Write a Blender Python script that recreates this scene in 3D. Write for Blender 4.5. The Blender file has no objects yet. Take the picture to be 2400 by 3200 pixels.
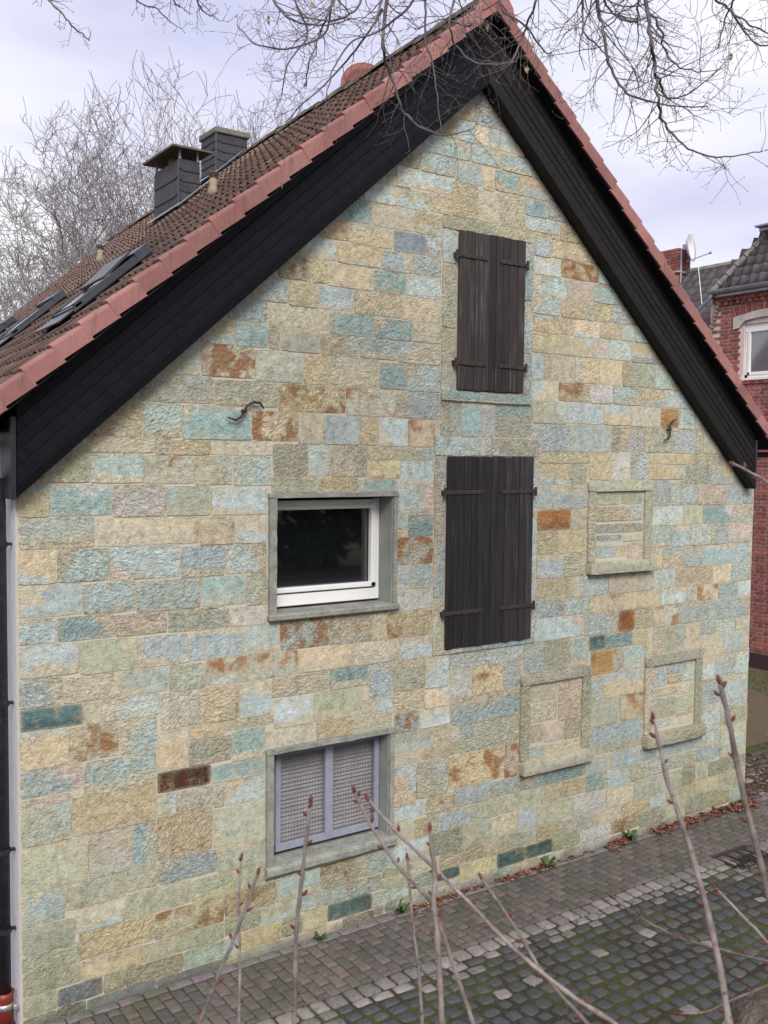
import bpy, bmesh, math, random
from mathutils import Vector, Matrix, noise as mnoise

# ------------------------------------------------------------------ camera, sky, sun, exposure
scene = bpy.context.scene
cam_d = bpy.data.cameras.new('camera'); cam = bpy.data.objects.new('camera', cam_d)
scene.collection.objects.link(cam); scene.camera = cam
cam_d.sensor_fit = 'HORIZONTAL'; cam_d.sensor_width = 36.0; cam_d.lens = 36.0*3018.76/2400.0
cam_d.dof.use_dof = True; cam_d.dof.focus_distance = 9.6; cam_d.dof.aperture_fstop = 14.0
cam_d.clip_start = 0.05; cam_d.clip_end = 2000
YAW, PITCH, ROLL = 0.6055, -0.0553, 0.0105
CAM = Vector((-1.7642, -7.2, 4.2699))
_f = Vector((math.sin(YAW)*math.cos(PITCH), math.cos(YAW)*math.cos(PITCH), math.sin(PITCH)))
_r = Vector((math.cos(YAW), -math.sin(YAW), 0)); _u = _r.cross(_f)
_r2 = _r*math.cos(ROLL)+_u*math.sin(ROLL); _u2 = _u*math.cos(ROLL)-_r*math.sin(ROLL)
M = Matrix.Identity(4)
for i in range(3):
    M[i][0] = _r2[i]; M[i][1] = _u2[i]; M[i][2] = -_f[i]; M[i][3] = CAM[i]
cam.matrix_world = M

world = bpy.data.worlds.new('World'); scene.world = world; world.use_nodes = True
wn = world.node_tree.nodes; wl = world.node_tree.links; wn.clear()
SUN_EL, SUN_AZ = math.radians(40), math.radians(206)     # azimuth clockwise from +Y
w_out = wn.new('ShaderNodeOutputWorld'); w_bg = wn.new('ShaderNodeBackground')
sky = wn.new('ShaderNodeTexSky'); sky.sky_type = 'NISHITA'; sky.sun_disc = False
sky.sun_elevation = SUN_EL; sky.sun_rotation = SUN_AZ; sky.air_density = 1.0; sky.dust_density = 4.0
w_scale = wn.new('ShaderNodeVectorMath'); w_scale.operation = 'SCALE'; w_scale.inputs['Scale'].default_value = 0.08
wl.new(sky.outputs[0], w_scale.inputs[0])
w_tc = wn.new('ShaderNodeTexCoord'); w_map = wn.new('ShaderNodeMapping')
w_map.inputs['Scale'].default_value = (1.5, 1.5, 4.2); w_map.inputs['Location'].default_value = (3.2, 1.6, 0.35)
wl.new(w_tc.outputs['Generated'], w_map.inputs[0])
w_n = wn.new('ShaderNodeTexNoise'); w_n.inputs['Scale'].default_value = 1.25; w_n.inputs['Detail'].default_value = 5; w_n.inputs['Roughness'].default_value = 0.5
wl.new(w_map.outputs[0], w_n.inputs['Vector'])
w_cr = wn.new('ShaderNodeValToRGB')
w_cr.color_ramp.elements[0].position = 0.36; w_cr.color_ramp.elements[0].color = (0.58, 0.585, 0.80, 1)
w_cr.color_ramp.elements[1].position = 0.66; w_cr.color_ramp.elements[1].color = (0.96, 0.96, 0.985, 1)
wl.new(w_n.outputs[0], w_cr.inputs[0])
w_mix = wn.new('ShaderNodeMix'); w_mix.data_type = 'RGBA'; w_mix.inputs[0].default_value = 0.90
wl.new(w_scale.outputs[0], w_mix.inputs[6]); wl.new(w_cr.outputs[0], w_mix.inputs[7])
wl.new(w_mix.outputs[2], w_bg.inputs[0]); w_bg.inputs[1].default_value = 0.55
wl.new(w_bg.outputs[0], w_out.inputs[0])

sun_d = bpy.data.lights.new('sun', 'SUN'); sun = bpy.data.objects.new('sun', sun_d); scene.collection.objects.link(sun)
sun_d.energy = 1.5; sun_d.angle = math.radians(25); sun_d.color = (1.0, 0.97, 0.92)
sd = Vector((math.sin(SUN_AZ)*math.cos(SUN_EL), math.cos(SUN_AZ)*math.cos(SUN_EL), math.sin(SUN_EL)))
sun.rotation_euler = sd.to_track_quat('Z', 'Y').to_euler(); sun.location = sd*40
vs = scene.view_settings
vs.view_transform = 'Standard'; vs.look = 'None'; vs.gamma = 1.0; vs.use_curve_mapping = False; vs.exposure = 1.17

random.seed(7)
rnd = random.random
def ru(a, b): return a+(b-a)*random.random()
COL = scene.collection

# ------------------------------------------------------------------ measured data (millimetres / metres)
STONES = [
(5945, 6808, 1060, 1384, 'bo'),(4021, 4921, 1685, 1957, 'bt'),(4013, 4730, 1065, 1396, 'yR'),(4136, 4921, 1396, 1685, 'ob'),(383, 1052, 1388, 1683, 'y'),(1476, 2333, 2402, 2624, 'tR'),
(573, 1420, 3575, 3799, 'tr'),(5561, 6186, 4360, 4653, 'b'),(6131, 6808, 1674, 1941, 'yb'),(758, 1550, 4688, 4914, 'o'),(1052, 1532, 1043, 1411, 'yr'),(12, 506, 1038, 1387, 'o'),
(1268, 1885, 4407, 4685, 'gt'),(5112, 5836, 2402, 2637, 'bp'),(6195, 6942, 2819, 3042, 't'),(4524, 5024, 4487, 4817, 'og'),(8221, 8754, 1049, 1355, 'ob'),(1532, 2020, 1043, 1372, 'o'),
(2127, 2794, 4659, 4894, 'yR'),(7797, 8436, 3043, 3288, 'gp'),(4992, 5886, 873, 1047, 'gt'),(7317, 8005, 2819, 3043, 'y'),(479, 1058, 1683, 1948, 'bt'),(681, 1259, 3313, 3575, 'bp'),
(7201, 7748, 4361, 4637, 'bt'),(8267, 8754, 1355, 1664, 'bt'),(3618, 4013, 1047, 1406, 'o'),(8239, 8754, 1947, 2220, 'bt'),(5945, 6436, 1384, 1666, 'o'),(1034, 1639, 402, 629, 'tR'),
(2794, 3339, 4645, 4894, 'oR'),(432, 1034, 411, 636, 'y'),(2631, 3149, 4895, 5156, 't'),(451, 947, 4416, 4688, 'yr'),(6721, 7201, 4367, 4648, 'o'),(892, 1433, 3055, 3304, 'b'),
(12, 573, 3576, 3816, 'bt'),(8234, 8754, 791, 1049, 'ob'),(8023, 8754, 465, 648, 'o'),(5618, 6195, 2819, 3050, 'bt'),(2491, 2991, 1956, 2218, 'o'),(2154, 2645, 2624, 2889, 'bR'),
(7389, 7924, 2383, 2626, 'b'),(1346, 2020, 629, 821, 'o'),(7848, 8266, 1356, 1664, 'b'),(5836, 6365, 2387, 2630, 'bt'),(3268, 3785, 2614, 2861, 'yR'),(3339, 3843, 4637, 4890, 'bt'),
(7777, 8344, 3538, 3761, 'gw'),(5112, 5561, 4360, 4641, 'b'),(2645, 3102, 2614, 2889, 'tr'),(5507, 6062, 4653, 4878, 'b'),(7848, 8221, 1022, 1356, 'bt'),(1432, 1910, 4914, 5173, 'tR'),
(7679, 8196, 3763, 4002, 'pr'),(3454, 4172, 7074, 7246, 'bt'),(1550, 2127, 4685, 4899, 'o'),(506, 853, 1033, 1388, 't'),(6875, 7420, 3541, 3766, 'b'),(1518, 2029, 3793, 4030, 'bt'),
(5716, 6246, 444, 671, 'w'),(1324, 1818, 2624, 2867, 'bt'),(1910, 2364, 4899, 5162, 'o'),(5112, 5618, 2816, 3050, 'y'),(448, 901, 2617, 2878, 'o'),(7192, 7679, 3766, 4008, 'b'),
(8265, 8754, 3293, 3534, 'p'),(7057, 7775, 858, 1022, 'b'),(6444, 7063, 2630, 2819, 'y'),(2333, 2895, 2406, 2614, 'y'),(5255, 5622, 2085, 2402, 'o'),(4287, 4702, 1957, 2237, 'yr'),
(236, 709, 3816, 4061, 'gw'),(800, 1346, 636, 847, 'o'),(12, 481, 3080, 3325, 'bt'),(8231, 8754, 249, 465, 't'),(3362, 3785, 3764, 4029, 'bp'),(7150, 7509, 2070, 2382, 'o'),
(2874, 3399, 5538, 5750, 'y'),(1885, 2319, 4403, 4659, 'yR'),(3362, 3785, 3287, 3548, 'tR'),(6937, 7389, 2384, 2627, 'tR'),(4675, 5241, 679, 873, 'o'),(932, 1640, 247, 402, 'o'),
(6486, 6982, 4650, 4871, 'o'),(5024, 5507, 4641, 4867, 'ob'),(6336, 6721, 4367, 4650, 'wy'),(5399, 5832, 3763, 4014, 'bt'),(709, 1135, 3799, 4054, 'w'),(2895, 3417, 2406, 2614, 't'),
(1405, 1769, 2099, 2397, 'yr'),(5112, 5604, 3543, 3763, 'Q'),(7848, 8239, 1943, 2219, 't'),(6436, 6808, 1384, 1674, 'yR'),(2028, 2620, 5363, 5545, 'tr'),(8093, 8479, 1664, 1943, 'bt'),
(6806, 7434, 4064, 4235, 'y'),(901, 1324, 2614, 2867, 'bt'),(12, 447, 2637, 2883, 'bt'),(369, 758, 1958, 2232, 'yR'),(2646, 3027, 4106, 4385, 't'),(3335, 3702, 2114, 2402, 'o'),
(8314, 8754, 2380, 2620, 'bt'),(5003, 5579, 5556, 5739, 'yb'),(4546, 4875, 6545, 6865, 't'),(2079, 2649, 2218, 2402, 'tr'),(5112, 5580, 4014, 4238, 'yb'),(2095, 2491, 1954, 2218, 'bt'),
(7434, 7908, 4008, 4227, 'o'),(12, 383, 1387, 1665, 'ob'),(5900, 6444, 2630, 2819, 'yr'),(3958, 4273, 6545, 6870, 'y'),(1146, 1686, 2867, 3055, 'ot'),(5945, 6305, 1941, 2223, 'Y'),
(2121, 2568, 433, 660, 'bt'),(12, 369, 1958, 2242, 'yb'),(2595, 3083, 5750, 5956, 'y'),(481, 892, 3070, 3313, 'b'),(1571, 2020, 821, 1043, 'o'),(7748, 8109, 4361, 4637, 'o'),
(1433, 1833, 3055, 3304, 'g'),(12, 479, 1745, 1958, 'bp'),(3399, 3843, 5526, 5749, 'y'),(5857, 6191, 4064, 4360, 'y'),(5608, 5975, 5081, 5350, 'y'),(6311, 6781, 850, 1060, 'b'),
(3449, 3843, 4890, 5140, 'bt'),(3353, 3843, 5140, 5341, 'tb'),(5390, 5875, 5350, 5553, 'yb'),(5432, 5832, 3298, 3543, 'y'),(5975, 6336, 5081, 5352, 'y'),(1259, 1644, 3304, 3558, 'bt'),
(5112, 5509, 3050, 3296, 'bt'),(5385, 5930, 6139, 6318, 'yR'),(1074, 1571, 847, 1043, 'b'),(6689, 7123, 433, 657, 'o'),(7602, 8060, 69, 281, 'o'),(541, 963, 4061, 4291, 'bt'),
(293, 681, 3325, 3575, 'bt'),(1644, 2029, 3308, 3558, 'bt'),(6246, 6689, 427, 644, 't'),(6461, 6808, 1941, 2218, 'b'),(1769, 2079, 2092, 2402, 'bt'),(3362, 3785, 450, 677, 'bo'),
(1083, 1405, 2099, 2397, 't'),(2575, 2943, 4385, 4645, 'b'),(331, 800, 829, 1033, 'o'),(1639, 2121, 431, 629, 'yR'),(7924, 8314, 2381, 2624, 'b'),(6062, 6486, 4653, 4876, 'yb'),
(6875, 7192, 3766, 4064, 'b'),(5249, 5756, 6318, 6504, 'yR'),(7569, 7946, 3288, 3538, 'b'),(5003, 5477, 5933, 6131, 'bt'),(2080, 2418, 4111, 4388, 'o'),(325, 782, 2413, 2617, 't'),
(2568, 2978, 433, 660, 'tr'),(8344, 8754, 3534, 3761, 't'),(1135, 1518, 3799, 4042, 'og'),(2620, 3097, 5343, 5538, 'g'),(6199, 6654, 4876, 5080, 'bt'),(963, 1375, 4054, 4279, 'or'),
(3058, 3519, 6327, 6528, 'pb'),(7908, 8329, 4002, 4222, 'by'),(310, 1049, 4291, 4416, 't'),(6191, 6505, 4064, 4358, 'w'),(7587, 7977, 4637, 4872, 'bt'),(7072, 7441, 3043, 3291, 'tb'),
(6505, 6806, 4064, 4367, 'bo'),(5384, 5835, 4878, 5080, 'yR'),(5112, 5857, 4238, 4360, 'y'),(2609, 3058, 6326, 6528, 'g'),(4968, 5255, 2085, 2400, 'b'),(4927, 5336, 458, 679, 'bt'),
(5274, 5608, 5080, 5350, 't'),(3785, 4184, 450, 676, 'o'),(7123, 7536, 443, 661, 'o'),(3702, 3994, 2092, 2400, 'bt'),(3354, 3823, 1527, 1718, 'o'),(7509, 7794, 2070, 2383, 't'),
(7064, 7528, 2627, 2819, 'bt'),(3393, 3785, 4029, 4256, 'bt'),(1713, 2063, 4030, 4284, 'b'),(4083, 4550, 877, 1065, 'b'),(5622, 5912, 2085, 2387, 'bt'),(1061, 1324, 1766, 2099, 'y'),
(3141, 3476, 4376, 4637, 'bt'),(947, 1268, 4416, 4688, 'bt'),(7441, 7797, 3043, 3288, 'b'),(7759, 8231, 281, 465, 'y'),(8362, 8754, 2822, 3042, 'bt'),(2827, 3288, 6139, 6326, 'y'),
(758, 1061, 1948, 2232, 'bt'),(4184, 4569, 453, 676, 'o'),(6861, 7172, 5077, 5353, 'b'),(2695, 3164, 5956, 6139, 'y'),(8329, 8754, 3999, 4199, 'b'),(7225, 7569, 3291, 3538, 'bp'),
(3843, 4099, 4487, 4817, 'o'),(612, 1083, 2232, 2411, 'bt'),(3071, 3335, 2087, 2406, 'b'),(6875, 7225, 3301, 3541, 'bt'),(4166, 4651, 110, 283, 'y'),(7049, 7462, 4871, 5074, 'b'),
(5337, 5716, 458, 679, 'o'),(6942, 7317, 2819, 3042, 'b'),(8196, 8546, 3761, 3999, 'bo'),(12, 331, 777, 1038, 'bt'),(1703, 2020, 1741, 2003, 'gt'),(2978, 3362, 444, 660, 'bt'),
(4777, 5188, 6865, 7066, 'yb'),(7304, 7794, 684, 852, 'ob'),(4273, 4546, 6545, 6845, 't'),(179, 541, 4065, 4291, 'o'),(6796, 7238, 96, 281, 'o'),(1818, 2154, 2624, 2867, 'bt'),
(4468, 4968, 2237, 2400, 'bw'),(6654, 7049, 4871, 5077, 'yb'),(293, 727, 2883, 3070, 'gt'),(3476, 3785, 4375, 4637, 'yR'),(3482, 3958, 6721, 6891, 'bt'),(4569, 4927, 451, 677, 'tr'),
(7260, 7759, 281, 443, 't'),(3439, 3843, 5749, 5949, 'bt'),(5003, 5384, 4867, 5079, 'tb'),(2020, 2521, 1792, 1953, 't'),(1058, 1521, 1592, 1766, 'D'),(3362, 3785, 2861, 3051, 'w'),
(2645, 3135, 114, 278, 'G'),(1324, 1703, 1766, 1978, 'o'),(7420, 7777, 3538, 3763, 'o'),(8005, 8362, 2818, 3043, 't'),(1375, 1713, 4042, 4279, 'tb'),(5509, 5832, 3050, 3298, 'o'),
(7172, 7461, 5075, 5352, 'y'),(8436, 8754, 3042, 3293, 'b'),(449, 932, 246, 411, 'yr'),(12, 406, 575, 777, 'o'),(12, 477, 2242, 2413, 'G'),(7947, 8265, 3288, 3538, 'bt'),
(2649, 3071, 2218, 2406, 'gt'),(6108, 6475, 5352, 5568, 'b'),(1648, 2020, 1372, 1585, 'bt'),(6246, 6630, 644, 850, 'b'),(5112, 5432, 3296, 3543, 'y'),(5003, 5390, 5352, 5556, 'y'),
(1138, 1431, 4914, 5182, 'o'),(5477, 5858, 5933, 6139, 'p'),(3883, 4296, 676, 866, 'bt'),(4008, 4287, 1957, 2237, 'w'),(7775, 8234, 852, 1022, 'b'),(3417, 3785, 2402, 2614, 'bt'),
(1521, 2020, 1585, 1741, 'gt'),(8479, 8754, 1664, 1947, 'b'),(5859, 6248, 5936, 6136, 'bo'),(6571, 6861, 5080, 5348, 'ob'),(3354, 3618, 1016, 1310, 'yb'),(5828, 6331, 125, 279, 'w'),
(5570, 6039, 279, 444, 'o'),(3097, 3515, 5341, 5526, 'gt'),(3994, 4468, 2237, 2400, 'b'),(2147, 2531, 5162, 5363, 'o'),(5886, 6311, 866, 1047, 'b'),(782, 1160, 2411, 2614, 'bt'),
(2531, 2940, 5156, 5343, 'tb'),(7713, 8111, 2626, 2818, 'yR'),(2940, 3353, 5156, 5341, 'bt'),(1277, 1769, 92, 247, 'b'),(4099, 4330, 4487, 4817, 'g'),(406, 800, 636, 829, 'tb'),
(4296, 4675, 677, 877, 'o'),(8226, 8754, 648, 791, 'o'),(6331, 6796, 119, 281, 'yR'),(5003, 5391, 5739, 5933, 'bt'),(5391, 5779, 5739, 5933, 'y'),(4550, 4991, 877, 1047, 'bt'),
(3578, 3987, 6891, 7074, 'b'),(1218, 1648, 1411, 1585, 't'),(8111, 8495, 2624, 2818, 'b'),(12, 449, 255, 425, 'o'),(2370, 2852, 279, 433, 'b'),(2512, 2874, 5545, 5750, 'bw'),
(727, 1146, 2878, 3055, 'p'),(5835, 6199, 4878, 5081, 'w'),(6633, 6937, 2387, 2630, 'y'),(3149, 3449, 4894, 5140, 'g'),(5112, 5524, 2637, 2816, 'bo'),(794, 1277, 94, 246, 't'),
(3339, 3702, 1912, 2114, 'y'),(2411, 2827, 6151, 6326, 'yR'),(6475, 6913, 5400, 5566, 'y'),(7794, 8226, 684, 852, 'b'),(5579, 5977, 5553, 5735, 'yb'),(3288, 3661, 6133, 6327, 'd'),
(1420, 1727, 3558, 3793, 'yr'),(5112, 5399, 3763, 4014, 'bt'),(2315, 2695, 5963, 6151, 'bt'),(5523, 5905, 679, 866, 'y'),(6158, 6603, 2223, 2383, 'g'),(1870, 2218, 5558, 5762, 'bt'),
(3083, 3439, 5750, 5949, 'g'),(6943, 7304, 661, 857, 'bo'),(1728, 2029, 3558, 3793, 'tb'),(12, 293, 3325, 3576, 'yb'),(4875, 5358, 6545, 6691, 'bt'),(6988, 7549, 4236, 4361, 'y'),
(12, 325, 2413, 2637, 'bt'),(1769, 2186, 98, 266, 'y'),(2364, 2631, 4894, 5156, 'y'),(3642, 4021, 1718, 1902, 'bt'),(2319, 2575, 4388, 4659, 't'),(7291, 7587, 4637, 4871, 'b'),
(6982, 7291, 4648, 4871, 'Y'),(4557, 4969, 7067, 7234, 'bt'),(1160, 1476, 2397, 2614, 'o'),(7848, 8093, 1664, 1943, 'bt'),(4392, 4756, 7251, 7438, 'bt'),(5003, 5385, 6131, 6309, 'bt'),
(8060, 8437, 69, 249, 'y'),(2915, 3339, 1792, 1952, 't'),(6495, 6958, 281, 427, 'y'),(5524, 5900, 2637, 2816, 'b'),(1515, 2080, 4284, 4403, 't'),(1663, 2028, 5374, 5558, 'b'),
(3987, 4315, 6870, 7074, 'b'),(4730, 4921, 1047, 1396, 'pR'),(6039, 6495, 281, 427, 't'),(5905, 6246, 671, 866, 'gt'),(2963, 3334, 6528, 6707, 'bt'),(5193, 5570, 282, 458, 'y'),
(4172, 4557, 7079, 7251, 'bt'),(6365, 6633, 2383, 2630, 'R'),(3507, 3785, 3051, 3287, 'b'),(3519, 3843, 6330, 6531, 'y'),(2521, 2915, 1792, 1956, 'y'),(6945, 7150, 2070, 2384, 't'),
(3487, 3785, 3548, 3764, 'g'),(2063, 2522, 3971, 4111, 'o'),(4330, 4524, 4487, 4817, 'b'),(5930, 6248, 6136, 6337, 'b'),(2218, 2512, 5545, 5762, 'yr'),(8437, 8754, 48, 249, 'b'),
(1984, 2370, 266, 431, 'ob'),(3164, 3508, 5949, 6133, 'bt'),(12, 432, 425, 575, 'o'),(6336, 6571, 5080, 5348, 'y'),(5435, 5828, 119, 279, 'o'),(7238, 7602, 109, 281, 't'),
(2418, 2646, 4111, 4385, 'b'),(8071, 8460, 2220, 2380, 'b'),(3027, 3393, 4086, 4256, 'yR'),(5188, 5503, 6691, 6888, 'w'),(3334, 3686, 6531, 6707, 'ob'),(3508, 3843, 5949, 6133, 'b'),
(4702, 4921, 1957, 2237, 'b'),(3747, 4083, 866, 1047, 'yr'),(4476, 4777, 6865, 7067, 'gy'),(3515, 3843, 5341, 5526, 't'),(6630, 6943, 657, 850, 'o'),(5035, 5435, 131, 282, 'G'),
(1730, 2028, 5173, 5374, 'g'),(4651, 5035, 131, 286, 'G'),(1435, 1730, 5173, 5374, 'tb'),(2852, 3234, 278, 433, 'wb'),(6519, 6835, 5566, 5751, 'bp'),(3702, 4008, 1902, 2092, 'y'),
(5977, 6317, 5568, 5739, 'y'),(3602, 4166, 75, 178, 'w'),(5003, 5249, 6309, 6545, 'bt'),(5829, 6293, 0, 125, 'w'),(3135, 3602, 140, 264, 'bo'),(7759, 8023, 465, 684, 'o'),
(1686, 2029, 2867, 3035, 'w'),(3875, 4211, 7446, 7615, 'y'),(1640, 1984, 266, 431, 'o'),(2522, 2941, 3971, 4106, 'y'),(5580, 5832, 4014, 4238, 'o'),(6158, 6447, 5741, 5936, 'b'),
(2125, 2404, 5762, 5963, 'tr'),(3354, 3642, 1718, 1912, 'bR'),(12, 236, 3816, 4065, 'yb'),(5358, 5660, 6504, 6688, 'yr'),(3354, 3747, 875, 1016, 'b'),(12, 292, 2883, 3080, 'bt'),
(5241, 5523, 679, 873, 'y'),(5881, 6158, 5739, 5936, 'y'),(1049, 1641, 0, 92, 'd'),(4875, 5188, 6691, 6865, 'g'),(3687, 4136, 1406, 1527, 'y'),(3330, 3785, 4256, 4375, 'ob'),
(3911, 4239, 285, 450, 'y'),(7536, 7759, 443, 684, 'o'),(4211, 4514, 7438, 7615, 'b'),(7549, 7949, 4227, 4361, 't'),(1833, 2029, 3035, 3308, 'o'),(487, 1049, 0, 94, 'd'),
(4474, 4794, 286, 451, 'y'),(8495, 8754, 2620, 2822, 'b'),(6248, 6488, 5944, 6161, 'b'),(6447, 6716, 5751, 5944, 'wR'),(853, 998, 1030, 1388, 'g'),(4166, 4651, 3, 110, 'w'),
(3611, 3883, 677, 866, 'yr'),(2944, 3141, 4385, 4645, 'y'),(6875, 7072, 3042, 3301, 'y'),(3354, 3611, 677, 875, 'o'),(5945, 6130, 1666, 1941, 'bt'),(264, 616, 103, 246, 'd'),
(7949, 8321, 4222, 4357, 'o'),(5604, 5832, 3543, 3763, 't'),(800, 1074, 847, 1030, 'o'),(4066, 4403, 7615, 7763, 'bo'),(8546, 8754, 3761, 3999, 'b'),(1799, 2304, 0, 98, 't'),
(3255, 3578, 6898, 7051, 'o'),(4514, 4774, 7438, 7628, 't'),(2304, 2808, 0, 98, 'p'),(4848, 5233, 4, 131, 'pr'),(2941, 3362, 3971, 4086, 'g'),(3686, 3958, 6545, 6721, 'y'),
(7478, 8170, 0, 69, 'w'),(8460, 8754, 2220, 2380, 'tb'),(5875, 6108, 5352, 5553, 'p'),(5188, 5436, 6888, 7075, 'y'),(5756, 6032, 6337, 6504, 'o'),(6958, 7260, 281, 433, 'b'),
(7463, 7691, 4872, 5073, 'o'),(3776, 4005, 7246, 7446, 'o'),(3102, 3268, 2614, 2889, 'y'),(6781, 7057, 857, 1022, 'g'),(2396, 2645, 98, 279, 'y'),(7794, 8071, 2219, 2381, 'b'),
(6186, 6336, 4358, 4653, 'o'),(6305, 6461, 1941, 2223, 't'),(3604, 3911, 307, 450, 't'),(5003, 5161, 5079, 5352, 'b'),(1188, 1515, 4279, 4407, 'y'),(5233, 5606, 8, 119, 'w'),
(6913, 7143, 5353, 5530, 'b'),(4969, 5203, 7066, 7239, 'ob'),(8109, 8329, 4357, 4541, 't'),(5912, 6158, 2223, 2387, 'G'),(3354, 3687, 1406, 1527, 't'),(1643, 2095, 2003, 2092, 't'),
(4005, 4211, 7251, 7446, 'b'),(12, 264, 96, 255, 'o'),(4239, 4474, 283, 453, 'y'),(6603, 6844, 2218, 2383, 'y'),(2808, 3149, 0, 114, 'pR'),(1324, 1643, 1978, 2099, 'y'),
(2404, 2595, 5762, 5963, 'y'),(3234, 3603, 264, 367, 'o'),(4315, 4476, 6845, 7079, 'y'),(3823, 4016, 1527, 1718, 'y'),(3027, 3330, 4256, 4376, 'y'),(4794, 5013, 286, 451, 'o'),
(3603, 3881, 178, 307, 'b'),(3661, 3843, 6133, 6330, 'br'),(7528, 7713, 2626, 2819, 'o'),(6317, 6519, 5568, 5741, 'b'),(2187, 2395, 98, 266, 'or'),(3362, 3507, 3051, 3287, 'bp'),
(3265, 3602, 39, 140, 'w'),(4211, 4392, 7251, 7438, 't'),(3311, 3482, 6707, 6898, 'w'),(6844, 6944, 2070, 2386, 't'),(6926, 7240, 0, 100, 'y'),(6300, 6613, 0, 100, 'o'),
(6613, 6926, 0, 100, 't'),(5013, 5193, 286, 458, 'o'),(5161, 5274, 5079, 5352, 'y'),(3881, 4166, 178, 285, 'G'),(4403, 4577, 7628, 7802, 'o'),(1052, 1218, 1411, 1592, 'ob'),
(12, 383, 1665, 1745, 'p'),(5660, 5843, 6504, 6664, 'b'),(3032, 3320, 6700, 6800, 't'),(3234, 3604, 367, 444, 'o'),(8170, 8754, 0, 48, 'o'),(616, 794, 94, 246, 't'),
(5606, 5829, 0, 119, 'w'),(3354, 3618, 1310, 1406, 'b'),(7238, 7478, 6, 109, 'o'),(477, 612, 2232, 2413, 'tR'),(12, 263, 0, 96, 'o'),(6806, 6988, 4235, 4367, 'y'),
(2028, 2147, 5162, 5363, 't'),(4651, 4848, 10, 131, 'b'),(3164, 3339, 1952, 2087, 'b'),(2991, 3164, 1952, 2087, 't'),(6475, 6913, 5348, 5400, 'b'),(263, 487, 2, 103, 'o'),
(5503, 5647, 6688, 6845, 'g'),(3600, 3880, 0, 80, 'b'),(3880, 4160, 0, 80, 't'),(4756, 4861, 7234, 7438, 'p'),(4861, 4996, 7239, 7389, 'y'),(5779, 5881, 5735, 5933, 't'),
(998, 1052, 1030, 1388, 't'),(1049, 1188, 4279, 4416, 'y'),(4016, 4136, 1527, 1685, 't'),(3362, 3487, 3616, 3764, 'b'),(3140, 3600, 0, 40, 'o'),(1640, 1800, 0, 100, 'y'),
(5020, 5120, 4480, 4640, 'b'),(7200, 7440, 4000, 4059, 't'),(3145, 3320, 6800, 6880, 'b'),(3140, 3260, 40, 140, 'o'),(3000, 3080, 2080, 2220, 't'),(3780, 3840, 4480, 4640, 'y'),
(1969, 2120, 5760, 5820, 't'),(3362, 3487, 3548, 3616, 'y'),(3642, 3780, 7240, 7300, 'b'),(8020, 8220, 640, 680, 'b'),(49, 180, 4059, 4120, 'y'),(2828, 2960, 6520, 6580, 'y'),
(1314, 1440, 5180, 5240, 't'),(2195, 2320, 5960, 6020, 't'),(8060, 8240, 240, 280, 't'),(1020, 1140, 4920, 4980, 'b'),(1540, 1660, 5380, 5440, 'o'),(6800, 6840, 2060, 2220, 'o'),
(7800, 7840, 2060, 2220, 't'),(4920, 4960, 2080, 2240, 'y'),(380, 480, 1680, 1740, 't'),(3438, 3580, 7060, 7100, 't'),(1744, 1880, 5560, 5600, 'o'),(7480, 7600, 60, 100, 'o'),
(5240, 5360, 6500, 6540, 'y'),(2020, 2120, 620, 660, 'b'),(1540, 1640, 1380, 1420, 't')]
INSETS = {'bw1': [(5989, 6344, 3793, 3926, 'o'), (6359, 6716, 3794, 3922, 'o'), (5970, 6494, 3615, 3783, 'y'), (6499, 6722, 3613, 3784, 'bt'), (5964, 6728, 3489, 3592, 'o'), (5991, 6391, 3398, 3474, 'b'), (6404, 6733, 3383, 3460, 't'), (5983, 6293, 3224, 3367, 'b'), (6297, 6471, 3221, 3357, 't'), (6476, 6738, 3192, 3370, 'p')], 'bw2': [(5049, 5457, 1768, 1955, 't'), (5050, 5457, 1557, 1757, 't'), (5466, 5805, 1521, 1949, 'p'), (5051, 5268, 1352, 1547, 'y'), (5272, 5553, 1327, 1534, 'p'), (5557, 5808, 1309, 1524, 'y'), (5056, 5315, 1193, 1316, 'b'), (5321, 5814, 1184, 1301, 't')], 'bw3': [(6950, 7200, 1690, 1915, 'bt'), (7204, 7500, 1810, 1942, 'b'), (7212, 7497, 1700, 1801, 'y'), (7507, 7683, 1698, 1928, 'b'), (6956, 7405, 1569, 1674, 'y'), (7412, 7692, 1545, 1667, 't'), (6963, 7385, 1317, 1564, 'o'), (7392, 7700, 1300, 1540, 'o'), (7038, 7310, 1205, 1304, 'b'), (7322, 7702, 1198, 1302, 't')]}
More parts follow.
